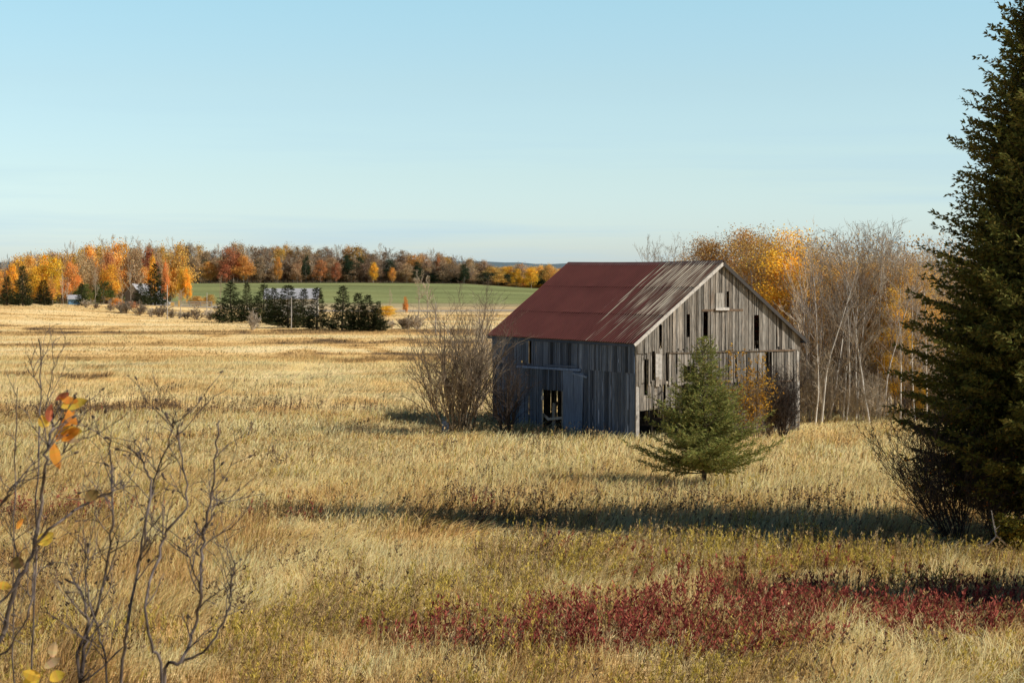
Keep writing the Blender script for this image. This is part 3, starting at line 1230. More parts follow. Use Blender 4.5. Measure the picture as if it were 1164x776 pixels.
# long wall on the shaded side
door_o = l_rect(617.5, 443.5, 641, 491)
slit_l = l_rect(602.3, 388, 605.2, 413)
zsl = l_rect(665, 418, 720, 422)[2]
slits_l = [(door_o[0], door_o[1], -.1, door_o[3]), slit_l, l_rect(640.6, 424, 642.4, 444)]
slits_l[1] = (slit_l[0], slit_l[1], slit_l[2], HE - .25)
tl = [(0.0, BL, zsl, HE - .06, .045, 1.0), (0.0, BL, 0.0, zsl + .1, .010, .92)]
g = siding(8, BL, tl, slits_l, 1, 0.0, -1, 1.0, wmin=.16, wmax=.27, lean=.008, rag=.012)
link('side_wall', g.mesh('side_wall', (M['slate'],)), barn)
dr = G()
r = l_rect(641.5, 421, 653, 491)
dr.hexa([(-.13, r[0] - .12, .02), (-.10, r[0] - .12, .02), (-.10, r[1] - .1, .02), (-.13, r[1] - .1, .02),
         (-.10, r[0], r[3]), (-.07, r[0], r[3]), (-.07, r[1], r[3] - .02), (-.10, r[1], r[3] - .02)], (1.3, 1.35, 1.4))
r = l_rect(654, 423.5, 665, 491)
dr.hexa([(-.16, r[0] + .1, .02), (-.13, r[0] + .1, .02), (-.13, r[1] - .05, .02), (-.16, r[1] - .05, .02),
         (-.11, r[0], r[3]), (-.08, r[0], r[3] - .05), (-.08, r[1], r[3]), (-.11, r[1], r[3] + .04)], (1.2, 1.26, 1.33))
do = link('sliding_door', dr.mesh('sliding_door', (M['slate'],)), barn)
g = G()
p0, p1 = to_barn(588, 416.3, (0, -.14)), to_barn(659.5, 420.5, (0, -.14))
g.beam(p0, p1, .10, .13, (1.5, 1.6, 1.75), up=(0, 0, 1))
p0, p1 = to_barn(620, 415.2, (0, -.12)), to_barn(657, 416.6, (0, -.12))
g.beam(p0, p1, .16, .10, .9)
p0, p1 = to_barn(651, 424, (0, -.15)), to_barn(667, 428.5, (0, -.15))
g.beam(p0, p1, .06, .10, 1.6)
link('door_track', g.mesh('door_track', (M['slate'],)), barn)
g = G()   # frame boards round the opening and the half gate in it
z1 = door_o[3]
g.box((-.09, door_o[0] + .002, .05), (-.06, door_o[0] + .09, z1), .8)
g.box((-.09, door_o[1] - .07, .05), (-.06, door_o[1] - .002, z1), 1.0)
g.beam(to_barn(617.5, 471, (0, .12)), to_barn(624, 476.5, (0, .12)), .06, .16, 1.6)
g.beam(to_barn(624, 476, (0, .12)), to_barn(640.5, 474.5, (0, .12)), .06, .14, 1.0)
g.beam(to_barn(630, 458, (0, .4)), to_barn(629, 491, (0, .4)), .10, .2, .9)
link('half_gate', g.mesh('half_gate', (M['trim'],)), barn)

# back walls
b0, b1 = to_barn(613, 436, (0, BW)), to_barn(645, 456.5, (0, BW))
slb = [(min(b0.y, b1.y), max(b0.y, b1.y), b1.z, b0.z)]
g = siding(12, BL, [(0, BL, 0, HE - .06, .01, .9)], slb, 1, BW, 1, 1.0, wmin=.2, wmax=.3)
link('back_wall', g.mesh('back_wall', (M['gable'],)), barn)
g = siding(13, BW, [(0, BW, 0, None, .01, .9)], [], 0, BL, 1, 1.0, top=roof_top, wmin=.2, wmax=.3)
link('far_gable_wall', g.mesh('far_gable_wall', (M['gable'],)), barn)


# roof: ribbed metal sheets in an upper and a lower course on each slope
def roof_mat():
    m, nt, out = new_mat('rusted_red_metal')
    tc = N(nt, 'ShaderNodeTexCoord')
    sp = N(nt, 'ShaderNodeSeparateXYZ')
    nt.links.new(tc.outputs['Object'], sp.inputs[0])
    st = noise(nt, 1.0, 4, mapping(nt, tc.outputs['Object'], (0.16, 3.9, 0.16)), 0.55)
    st2 = noise(nt, 1.0, 3, mapping(nt, tc.outputs['Object'], (0.5, 9.0, 0.5), (3, 5, 0)), 0.5)
    pat = noise(nt, 0.5, 4, tc.outputs['Object'], 0.6)
    # wear grows towards the near gable (small y) and the ridge (large z)
    near = math_n(nt, 'MULTIPLY_ADD', sp.outputs['Y'], -0.062)
    near.node.inputs[2].default_value = 0.43
    nearc = math_n(nt, 'MAXIMUM', near, 0.0)
    up = math_n(nt, 'MULTIPLY', math_n(nt, 'SUBTRACT', sp.outputs['Z'], 6.6), 0.058)
    upn = math_n(nt, 'MULTIPLY', up, math_n(nt, 'MULTIPLY', nearc, 3.4, True))
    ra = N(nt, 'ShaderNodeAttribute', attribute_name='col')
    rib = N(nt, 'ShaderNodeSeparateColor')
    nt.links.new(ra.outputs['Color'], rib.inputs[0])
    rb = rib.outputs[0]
    # where the paint has gone: long streaks down the slope, first along the ribs
    e = math_n(nt, 'ADD', math_n(nt, 'ADD', math_n(nt, 'MULTIPLY', st, 0.70), math_n(nt, 'MULTIPLY', st2, 0.42)), math_n(nt, 'MULTIPLY', nearc, 0.57))
    e = math_n(nt, 'ADD', e, math_n(nt, 'MULTIPLY', upn, 1.9))
    e = math_n(nt, 'ADD', e, math_n(nt, 'MULTIPLY', pat, 0.22))
    wearp = ramp(nt, e, [(1.06, 0.0), (1.12, 0.8)])
    e2 = math_n(nt, 'ADD', e, math_n(nt, 'MULTIPLY', math_n(nt, 'MULTIPLY', rb, math_n(nt, 'MULTIPLY', nearc, 6.0, True)), 0.17))
    wear = math_n(nt, 'MAXIMUM', wearp, ramp(nt, e2, [(0.89, 0.0), (0.95, 1.0)]))
    red = mixc(nt, ramp(nt, pat, [(.38, 0.0), (.62, 1.0)]), (0.085, 0.019, 0.016), (0.190, 0.050, 0.040))
    red = mixc(nt, math_n(nt, 'MULTIPLY', st2, 0.6), red, (0.055, 0.014, 0.014))
    red = mixc(nt, math_n(nt, 'MULTIPLY', rb, 0.8), red, (0.27, 0.095, 0.080))  # lighter rib crests painted to bring out the relief
    red = mixc(nt, math_n(nt, 'MULTIPLY', rib.outputs[1], 0.65), red, (0.030, 0.010, 0.010))  # shade along the foot of each rib put into the colour
    bare = mixc(nt, ramp(nt, st2, [(0.40, 0.0), (0.62, 1.0)]), (0.15, 0.085, 0.06), (0.52, 0.45, 0.35))
    c = mixc(nt, wear, red, bare)
    d = N(nt, 'ShaderNodeBsdfPrincipled')
    d.inputs['Roughness'].default_value = 0.7
    d.inputs['Specular IOR Level'].default_value = 0.15
    b = N(nt, 'ShaderNodeBump')
    b.inputs['Strength'].default_value = 0.25
    b.inputs['Distance'].default_value = 0.02
    nt.links.new(pat, b.inputs['Height'])
    nt.links.new(b.outputs[0], d.inputs['Normal'])
    nt.links.new(c, d.inputs['Base Color'])
    nt.links.new(d.outputs[0], out.inputs[0])
    return m


M['roof'] = roof_mat()
OV = 0.28
Y0r, Y1r = -.30, BL + .30


def course(s0, s1, lift, sgn, seed):
    """s = distance up the slope fraction 0 (eave) .. 1 (ridge)"""
    rnd = random.Random(seed)
    run = BW / 2 + OV
    per = 0.235
    V, T = [], []
    prof = []
    y = Y0r
    while y < Y1r - 1e-3:
        for (dy, h) in ((0, 0), (.150, 0), (.172, .036), (.212, .036)):
            if y + dy <= Y1r:
                prof.append((y + dy, h))
        y += per
    prof.append((Y1r, 0))
    rows = 7
    for i in range(rows + 1):
        s = s0 + (s1 - s0) * i / rows
        for j_, (yy, h) in enumerate(prof):
            u = -OV + run * s
            z = HE - OV * SLOPE + run * s * SLOPE
            sag = -.05 * math.sin(math.pi * (yy - Y0r) / (Y1r - Y0r)) * s
            jit = .006 * math.sin(yy * 5.1 + seed) if i in (0,) else 0
            nx, nz = -math.sin(math.atan(SLOPE)), math.cos(math.atan(SLOPE))
            k = h + lift + .05 + .03 * (float(fbm(yy * .9, s * 5.0, 88, 3)) - .5)
            if i == 0:
                k += .012 * (float(vn(yy * 1.3, s * 9.0, 89)) > .62)
            uu, zz = u + nx * k, z + nz * k + sag + jit
            if sgn < 0:
                uu = BW - uu
            V.append((uu, yy, zz))
            RC.append((1.0 if h > .01 else 0.0, 1.0 if (h < .01 and j_ % 4 == 1) else 0.0, 0.0))  # red: rib crest, green: painted shade beside the rib
    n = len(prof)
    for i in range(rows):
        for j in range(n - 1):
            a = i * n + j
            q = (a, a + 1, a + n + 1, a + n)
            T.append(q if sgn < 0 else q[::-1])
    return V, T


for nm, sgn in (('roof', 1), ('roof', -1)):
    VV, TT, RC = [], [], []
    for (s0, s1, lf) in ((0, .35, 0), (.335, .69, .016), (.675, 1.0, .032)):
        v, t = course(s0, s1, lf, sgn, 3)
        TT += [tuple(i + len(VV) for i in q) for q in t]
        VV += v
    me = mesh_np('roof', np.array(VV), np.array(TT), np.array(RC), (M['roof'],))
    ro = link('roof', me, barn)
    md = ro.modifiers.new('thick', 'SOLIDIFY')
    md.thickness = 0.006
    md.offset = -1
    ro['label'] = 'dark red rusted metal roof slope facing left' if sgn == 1 else 'far roof slope hidden behind the ridge'
    if sgn == 1:
        near_roof = ro
g = G()
nn = 24
for i in range(nn):
    ya = Y0r + (Y1r - Y0r) * i / nn
    yb = Y0r + (Y1r - Y0r) * (i + 1) / nn
    za = HR + .115 - .05 * math.sin(math.pi * i / nn)
    zb = HR + .115 - .05 * math.sin(math.pi * (i + 1) / nn)
    for sx in (-1, 1):
        g.hexa([(BW / 2, ya, za), (BW / 2 + sx * .22, ya, za - .22 * SLOPE), (BW / 2 + sx * .22, yb, zb - .22 * SLOPE), (BW / 2, yb, zb),
                (BW / 2, ya, za + .012), (BW / 2 + sx * .22, ya, za - .22 * SLOPE + .012), (BW / 2 + sx * .22, yb, zb - .22 * SLOPE + .012), (BW / 2, yb, zb + .012)])
M['hole_soft'] = plain('dark_trim', (0.05, 0.045, 0.042), .9)  # darker colour for the right rake boards
M['ridge'] = plain('ridge_metal', (0.13, 0.095, 0.085), 0.6, 0.0, 2, .4)
link('ridge_cap', g.mesh('ridge_cap', (M['ridge'],)), barn)
# rake boards on both gables, eave fascia, purlin ends
for y, sgnn in ((-.30, 1), (BL + .27, 1)):
    g = G()
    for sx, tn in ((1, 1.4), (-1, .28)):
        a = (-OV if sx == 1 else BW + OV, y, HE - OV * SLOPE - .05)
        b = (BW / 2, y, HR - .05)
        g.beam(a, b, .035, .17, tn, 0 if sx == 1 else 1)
    link('rake_board', g.mesh('rake_board', (M['trim'], M['hole_soft'])), barn)
g = G()
for x in (-OV + .03, BW + OV - .03):
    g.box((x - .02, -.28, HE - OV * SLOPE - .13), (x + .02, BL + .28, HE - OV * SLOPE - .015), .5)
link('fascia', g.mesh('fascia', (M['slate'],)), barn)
g = G()
for k in range(9):
    s = k / 8.0
    u = -OV + .1 + (BW / 2 + OV - .25) * s
    z = HE + (u) * SLOPE - .03
    for uu in (u, BW - u):
        g.box((uu - .05, -.27, z - .05), (uu + .05, BL + .27, z + .03), .6)
link('purlin', g.mesh('purlin', (M['beam'],)), barn)
g = G()
p = to_barn(616.5, 452, (0, -.1))
g.box((p.x - .03, p.y - .1, p.z - .12), (p.x + .03, p.y + .1, p.z + .12), 2.0)
link('door_latch', g.mesh('door_latch', (M['trim'],)), barn)

# ------------------------------------------------------------------ bark and foliage materials
M['bark_dark'] = bark('bark_dark', (0.05, 0.04, 0.03), (0.12, 0.09, 0.07))
M['bark_grey'] = bark('bark_grey', (0.26, 0.22, 0.18), (0.48, 0.43, 0.37), val=.25)
M['bark_pale'] = bark('bark_pale', (0.34, 0.31, 0.27), (0.75, 0.72, 0.66), val=.22)
M['twig_brown'] = bark('twig_brown', (0.15, 0.115, 0.08), (0.31, 0.245, 0.175), val=.2)
M['twig_tan'] = bark('twig_tan', (0.34, 0.28, 0.20), (0.62, 0.53, 0.41), val=.2)
M['twig_black'] = bark('twig_black', (0.035, 0.028, 0.024), (0.09, 0.07, 0.06))
M['twig_near'] = bark('twig_near', (0.035, 0.026, 0.024), (0.20, 0.165, 0.15), 22)
M['spruce'] = leafy('spruce_needles', (0.30, 0.33, 0.11), 0.34, spec=.1, rough=.7)
M['cedar'] = leafy('cedar_sprays', (0.165, 0.180, 0.055), 0.25, spec=.1, rough=.7)
M['far_spruce'] = leafy('far_spruce', (0.052, 0.066, 0.032), 0.1, .01, .25)
LEAFC = {'yellow': (0.95, 0.60, 0.08), 'gold': (0.85, 0.53, 0.15), 'orange': (0.84, 0.42, 0.12), 'rust': (0.58, 0.25, 0.12),
         'tan': (0.58, 0.42, 0.24), 'brown': (0.38, 0.275, 0.175), 'green': (0.14, 0.17, 0.05), 'dark': (0.05, 0.075, 0.04),
         'ochre': (0.60, 0.38, 0.12)}
for k_, v_ in LEAFC.items():
    M['leaf_' + k_] = leafy('leaf_' + k_, v_, 0.3, .012, .18)

# ------------------------------------------------------------------ young spruce before the barn
p = at(800, 557, 77.0)
gzz = gz(p.x, 77.0)
g, V, T, col = conifer(11, 6.0, [(0.25, 1.7), (0.5, 2.8), (0.9, 3.2), (1.6, 2.8), (2.4, 2.15), (3.2, 1.55), (4.2, .98), (5.0, .6), (5.7, .3), (6.0, .05)],
                       220, 12, .13, z0=.60, tilt=(.45, -.08), branch_r=.022, trunk_r=.10, side=.42, jag=.22)
t = thing('spruce_tree', 'young green spruce standing in the grass in front of the barn gable', 'tree', (p.x, 77.0, gzz), 0.6)
link('trunk', g.mesh('trunk', (M['bark_dark'],)), t)
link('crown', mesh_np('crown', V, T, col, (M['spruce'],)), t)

# ------------------------------------------------------------------ the big dark conifer at the right edge
BIGY = 61.5
bx = X_at(1206, BIGY)
g, V, T, col = conifer(23, 22.0, [(.7, 3.2), (1.6, 4.4), (3.2, 4.6), (5.5, 4.45), (7.5, 4.0), (10, 3.3), (13.7, 2.45), (17.4, 1.35), (20, .7), (22, .1)],
                       2100, 9.5, .165, z0=1.0, tilt=(.55, .05), branch_r=.03, trunk_r=.28, droop=.2, side=.36, light=(1.08, 1, .9), jag=.22, fat=.36)
t = thing('conifer', 'towering dark evergreen at the right edge above a tangle of bare shrubs', 'tree', (bx, BIGY, gz(bx, BIGY)), 0.3)
link('trunk', g.mesh('trunk', (M['bark_dark'],)), t)
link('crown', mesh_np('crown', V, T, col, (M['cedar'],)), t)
print('big conifer leaves', len(T))

# neighbour of the same kind just outside the frame; its shadow crosses the red shoots
g, V, T, col = conifer(29, 11.5, [(.8, 2.2), (1.6, 3.2), (3.5, 3.0), (6, 2.2), (8.5, 1.3), (11.5, .05)], 560, 8, .24, z0=.8,
                       tilt=(.35, -.1), trunk_r=.16, droop=.1, fat=.36)
sx_, sy_ = 19.6, 48.0
t = thing('conifer', 'shorter evergreen beyond the right edge whose shadow falls on the red shoots', 'tree', (sx_, sy_, gz(sx_, sy_)))
link('trunk', g.mesh('trunk', (M['bark_dark'],)), t)
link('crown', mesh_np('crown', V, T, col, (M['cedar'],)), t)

# ------------------------------------------------------------------ bare shrubs
SHRUB = dict(levels=4, segs=[7, 5, 4, 3], wig=[.10, .13, .17, .2], trop=[.05, .05, .04, .03], taper=[.3, .35, .4, .5], sides=[5, 4, 3, 3],
             n=[8, 5, 3], t0=[.18, .2, .2], ang=[(18, 42), (20, 48), (22, 55)], lr=[.5, .5, .55], fall=[.45, .4, .3], rr=[.55, .55, .6], rmin=.007)


def shrub_mesh(seed, H, spread, stems, P, mat, r0=.035, lean=(0, 0), name='stems'):
    rnd = random.Random(seed)
    g = G()
    tips = []
    for k in range(stems):
        a = rnd.uniform(0, 2 * math.pi)
        rad = rnd.uniform(0, .12) * spread
        o = Vector((math.cos(a) * rad * .6, math.sin(a) * rad * .6, -.1))
        tl = rnd.uniform(.05, 1.0) * spread / H * .62
        d = Vector((math.cos(a) * tl + lean[0], math.sin(a) * tl + lean[1], 1)).normalized()
        grow(g, rnd, o, d, H * rnd.uniform(.55, 1.0) * (1 - .18 * tl), r0 * rnd.uniform(.6, 1.1), 0, P, tips)
    return g, tips


def leaves_on(tips, seed, frac, L, cols, per=2):
    rs = np.random.RandomState(seed)
    P, D = [], []
    for pts, dirs in tips:
        for k in range(per):
            if rs.rand() < frac:
                i = rs.randint(0, len(pts))
                P.append(tuple(pts[i]))
                d = dirs[i]
                D.append((d.x + rs.normal() * .6, d.y + rs.normal() * .6, d.z * .3 + rs.normal() * .6))
    P, D = np.array(P), np.array(D)
    n = len(P)
    V, T = leaf_tris(P, D, L * (0.6 + .7 * rs.rand(n)), L * (.45 + .3 * rs.rand(n)), rs)
    c = np.array(cols)[rs.randint(0, len(cols), n)] * (0.7 + .5 * rs.rand(n))[:, None]
    return V, T, np.repeat(c, 4, 0)


M['leaf_raw'] = leafy('leaf_raw', (1, 1, 1), .35)
M['leaf_bright'] = leafy('leaf_bright', (1, 1, 1), .55, lift=.3)


def put_shrub(name, label, cat, px, Y, rotz, gtips, mat, leaves=None, group=None, crown='twigs', zoff=0):
    g, tips = gtips
    x = X_at(px, Y)
    t = thing(name, label, cat, (x, Y, gz(x, Y) + zoff), rotz, group)
    link('stems', g.mesh('stems', (mat,)), t)
    if leaves:
        V, T, c = leaves
        link('leaves', mesh_np('leaves', V, T, c, (M['leaf_raw'],)), t)
    return t


gt_ = shrub_mesh(5, 7.6, 6.2, 22, SHRUB, None, .055)
put_shrub('bare_shrub', 'large leafless brown shrub against the left corner of the barn', 'shrub', 527, 104.5, 0, gt_, M['twig_brown'])
gt_ = shrub_mesh(6, 6.6, 5.2, 15, SHRUB, None, .05, lean=(-.18, 0))
put_shrub('bare_shrub', 'wide leafless shrub leaning left beside the larger one at the barn corner', 'shrub', 512, 104, 1, gt_, M['twig_brown'])
gt_ = shrub_mesh(14, 4.2, 3.0, 14, SHRUB, None, .04)
put_shrub('bare_shrub', 'upright bare shrub in front of the shaded barn wall near its far corner', 'shrub', 578, 103, 2, gt_, M['twig_black'])
gt_ = shrub_mesh(15, 6.6, 3.6, 12, SHRUB, None, .04)
put_shrub('bare_shrub', 'slender tan shrub behind the left end of the barn', 'shrub', 545, 122, 2, gt_, M['twig_tan'])
BUSH = dict(SHRUB)
BUSH['n'] = [9, 6, 3]
BUSH['rmin'] = .008
gt_ = shrub_mesh(7, 3.7, 2.2, 22, BUSH, None, .03)
put_shrub('bare_shrub', 'dense dark leafless bush under the right side of the barn gable', 'shrub', 891, 99.5, 0, gt_, M['twig_black'])
gt_ = shrub_mesh(17, 3.3, 2.0, 16, BUSH, None, .03)
put_shrub('bare_shrub', 'small grey leafless bush left of the dense one by the barn gable', 'shrub', 872, 100.4, 1, gt_, M['twig_brown'])
SAP = dict(SHRUB)
SAP['rmin'] = .006
gt_ = shrub_mesh(8, 3.9, 1.7, 8, SAP, None, .03)
lv = leaves_on(gt_[1], 3, .45, .15, [(0.62, .36, .04), (.5, .26, .04), (.34, .22, .06)], 3)
put_shrub('sapling', 'yellow leaved sapling between the young spruce and the barn gable', 'shrub', 861, 97.5, 0, gt_, M['twig_brown'], lv)
gt_ = shrub_mesh(18, 4.6, 1.2, 4, SAP, None, .03)
lv = leaves_on(gt_[1], 4, .5, .15, [(0.62, .36, .04), (.5, .26, .04), (.3, .22, .08)], 3)
put_shrub('sapling', 'thin sapling with a yellow top against the middle of the gable', 'shrub', 838, 98.5, 0, gt_, M['twig_brown'], lv)
# shrubs under the big conifer
for i, (px, Y, H, sp, st, ln, sd_, lab) in enumerate(((1088, 61.0, 4.6, 5.0, 30, (-.34, 0), 31, 'dark arching bare shrub at the foot of the tall evergreen, leftmost one'),
                                                   (1135, 60.5, 3.3, 3.4, 14, (-.05, 0), 32, 'tangled bare shrub under the tall evergreen beside a pale forked stick'),
                                                   (1185, 61, 3.5, 3.5, 14, (0, 0), 33, 'bare shrub cut by the right edge below the tall evergreen'))):
    gt_ = shrub_mesh(sd_, H, sp, st, BUSH if i else SHRUB, None, .026, ln)
    lv = leaves_on(gt_[1], sd_, .05, .10, [(.35, .12, .03), (.45, .2, .04), (.12, .14, .03)], 2)
    put_shrub('bare_shrub', lab, 'shrub', px, Y, 0, gt_, M['twig_black'] if i == 0 else M['bark_dark'], lv)
for i, (px, Y, H, lab) in enumerate(((1160, 58.5, 1.5, 'low olive leaved bush in sunlight at the right edge under the evergreen'),)):
    gt_ = shrub_mesh(44, H, 1.8, 12, SAP, None, .014)
    lv = leaves_on(gt_[1], 45, .9, .11, [(.28, .26, .05), (.4, .3, .05), (.2, .2, .05)], 4)
    put_shrub('leafy_bush', lab, 'shrub', px, Y, 0, gt_, M['bark_dark'], lv)
# pale broken stick
g = G()
Y = 58.2
P0 = [at(1112, 621, Y), at(1124, 618, Y), at(1133, 609, Y), at(1130, 597, Y), at(1127, 580, Y)]
g.tube(P0, [.03, .028, .032, .024, .012], 6)
g.tube([at(1133, 609, Y), at(1141, 616, Y), at(1147, 622, Y + .3)], [.03, .03, .03], 6)
g.tube([at(1131, 602, Y), at(1137, 597, Y - .2)], [.02, .008], 5)
M['stick'] = plain('bleached_wood', (0.62, 0.58, 0.52), .8)
tag(link('broken_branch', g.mesh('broken_branch', (M['stick'],), True)), 'pale bleached forked branch lying below the tall evergreen', 'branch')

# ------------------------------------------------------------------ woods behind the barn
BARE = dict(levels=4, segs=[9, 6, 4, 3], wig=[.03, .10, .14, .18], trop=[.015, .06, .05, .04], taper=[.12, .3, .35, .5], sides=[6, 4, 3, 3],
            n=[15, 6, 5], t0=[.30, .2, .15], ang=[(22, 50), (22, 48), (20, 52)], lr=[.33, .50, .5], fall=[.5, .4, .3], rr=[.42, .55, .6], rmin=.012)
FORK = dict(BARE)
FORK['n'] = [11, 7, 5]
FORK['lr'] = [.42, .45, .5]
FORK['wig'] = [.055, .12, .16, .2]


def bare_variant(seed, H, P, r0):
    rnd = random.Random(seed)
    # trunk as one part, branches and twigs as the crown
    tr, cr = G(), G()
    Q = dict(P)
    Q['levels'] = 1
    st = rnd.getstate()
    grow(tr, rnd, Vector((0, 0, -.3)), Vector((rnd.gauss(0, .04), rnd.gauss(0, .04), 1)), H, r0, 0, Q)
    rnd.setstate(st)
    full = G()
    tips = []
    grow(full, rnd, Vector((0, 0, -.3)), Vector((rnd.gauss(0, .04), rnd.gauss(0, .04), 1)), H, r0, 0, P, tips)
    nv = len(tr.v)
    nf = len(tr.f)
    cr.v = full.v[nv:]
    cr.f = [tuple(i - nv for i in q) for q in full.f[nf:]]
    cr.m = full.m[nf:]
    cr.c = full.c[nv:]
    return tr, cr, tips


variants = []
for i in range(8):
    P = BARE if i % 2 == 0 else FORK
    H = 12.0
    tr, cr, tips = bare_variant(100 + i, H, P, .11 if i % 3 else .09)
    pale = i != 7
    tm = tr.mesh('trunk', (M['bark_pale'] if pale else M['bark_grey'],), True)
    cm_ = cr.mesh('crown', (M['bark_grey'] if i in (0, 3) else M['twig_brown'] if i in (1, 5, 2) else M['twig_tan'],))
    variants.append((tm, cm_, pale))
leafvar = []
for i, (kind, H, W_) in enumerate((('gold', 12, 5.0), ('ochre', 11, 4.6), ('yellow', 10, 3.6), ('tan', 11, 4.5))):
    g, V, T, c = deciduous(200 + i, H, W_, 80, 300, .10, .18, trunk_r=.11)
    leafvar.append((g.mesh('trunk', (M['bark_grey'],)), mesh_np('crown', V, T, c, (M['leaf_' + kind],)), kind, H))

rw = random.Random(9)
NW = 0
WG = 'bare trees of the wood behind the barn'


def place_variant(v, px, Y, H, label, group, name='bare_tree', H0=12.0, wide=1.0):
    x = X_at(px, Y)
    s = H / H0
    t = thing(name, label, 'tree', (x, Y, gz(x, Y)), rw.uniform(0, 6.28), group, (s * wide, s * wide, s))
    link('trunk', v[0], t)
    link('crown', v[1], t)
    return t


def top_to_H(px, py, Y):
    x = X_at(px, Y)
    return CAM_H + (HZ - py) * Y / F - gz(x, Y)


woods_top = ([640, 700, 740, 790, 830, 870, 920, 960, 1000, 1040, 1080, 1170, 1240], [310, 280, 262, 270, 270, 262, 264, 272, 264, 284, 280, 272, 272])
# front rank right of the barn, pale stems against the brush
xs = [916, 927, 939, 948, 959, 968, 978, 996, 1005, 1014, 1024, 1037, 922, 934, 943, 955, 962, 973, 984, 990, 1001, 1009, 1018, 1030, 1042, 1055, 1070, 1090, 1112, 1135, 1165, 1200]
for i, px in enumerate(xs):
    Y = rw.uniform(110, 119)
    ty = np.interp(px, *woods_top) + rw.uniform(-4, 38)
    v = variants[(0, 3, 6, 1, 5)[i % 5]]
    place_variant(v, px, Y, .90 * top_to_H(px, ty, Y), 'pale barked leafless tree at the front edge of the wood right of the barn',
                  'pale bare trees at the front of the wood right of the barn', wide=rw.uniform(.8, 1.0))
# ranks behind
for i in range(62):
    px = 745 + (i + rw.random()) * (1240 - 745) / 62
    Y = rw.uniform(123, 168)
    ty = np.interp(px, *woods_top) + rw.uniform(-2, 26) + (0 if px > 790 else 4)
    v = variants[rw.randrange(8)]
    place_variant(v, px, Y, .9 * top_to_H(px, ty, Y), 'leafless grey tree deep in the wood behind the barn', WG, wide=rw.uniform(.75, 1.05))
# coloured crowns: column, top row, depth, kind, label
for (px, ty, Y, k, wd, lab) in ((800, 272, 139, 1, 1.2, 'low ochre tree over the barn ridge near its right end'),
                                (866, 262, 133, 0, 1.6, 'widest and highest ochre crown right of the barn peak'),
                                (898, 266, 128, 2, 1.5, 'gold tree in front of the highest ochre crown by the barn'),
                                (925, 288, 124, 0, 1.3, 'ochre tree between the barn eave and the first pale stems'),
                                (1000, 286, 117, 0, 1.0, 'ochre tree rising behind the pale stems at the middle of the wood'),
                                (1026, 290, 126, 3, 1.2, 'wide tan tree left of the dark evergreen'),
                                (950, 330, 122, 3, 1.2, 'broad russet tree low behind the first pale stems'),
                                (980, 345, 122, 3, 1.2, 'broad dull brown tree low in the middle of the wood'),
                                (812, 276, 140, 1, 1.0, 'rusty gold tree showing over the right end of the barn ridge'),
                                (846, 262, 138, 1, 1.25, 'broad gold crowned tree just right of the barn peak'),
                                (884, 264, 134, 0, 1.2, 'tall bright gold tree over the right roof slope of the barn'),
                                (905, 285, 137, 1, 1.0, 'ochre tree above the right eave of the barn'),
                                (775, 290, 142, 3, .9, 'tan leaved tree barely showing over the barn ridge'),
                                (938, 290, 126, 3, 1.0, 'thin tan leaved tree right of the barn among pale stems'),
                                (962, 290, 118, 0, .9, 'gold crowned tree in the middle of the wood right of the barn'),
                                (983, 310, 117, 1, .9, 'dull tan tree in the back of the wood'),
                                (1018, 330, 114, 2, .8, 'ochre tree near the right end of the wood'),
                                (1040, 294, 116, 0, 1.0, 'gold tree beside the tall dark evergreen'),
                                (1046, 420, 112, 2, .8, 'small yellow tree low beside the dark evergreen'),
                                (930, 380, 124, 3, .8, 'low russet tree directly right of the barn eave'),
                                (955, 370, 122, 1, .8, 'low ochre tree behind the pale stems right of the barn'),
                                (1085, 300, 145, 3, 1.1, 'tan tree hidden partly behind the tall dark evergreen')):
    tm, cm_, kind, H0 = leafvar[k]
    H = top_to_H(px, ty, Y)
    place_variant((tm, cm_), px, Y, H, lab, None, 'autumn_tree', H0, wd)
# brush that fills the wood floor: one tangled mass
rs = np.random.RandomState(4)
proto = []
for s_ in range(4):
    gg, _t = shrub_mesh(300 + s_, 4.2, 3.0, 9, SHRUB, None, .022)
    proto.append((np.array(gg.v, np.float32), np.array(gg.f, np.int32)))
Vs, Ts, off = [], [], 0
for k in range(110):
    px = rs.uniform(905, 1250) if k < 70 else rs.uniform(700, 1250)
    Y = rs.uniform(110, 122) if k < 70 else rs.uniform(122, 160)
    x = X_at(px, Y)
    V, T = proto[k % 4]
    a = rs.uniform(0, 6.28)
    s = rs.uniform(.6, 1.35)
    Rm = np.array([[math.cos(a), -math.sin(a), 0], [math.sin(a), math.cos(a), 0], [0, 0, 1]]) * s
    Vs.append(V @ Rm.T + np.array([x, Y, gz(x, Y)]))
    Ts.append(T + off)
    off += len(V)
me = mesh_np('brushwood', np.concatenate(Vs), np.concatenate(Ts), None, (M['twig_tan'],))
tag(link('brushwood', me), 'tangled grey brown undergrowth filling the wood behind the barn', 'undergrowth', None, 'stuff')
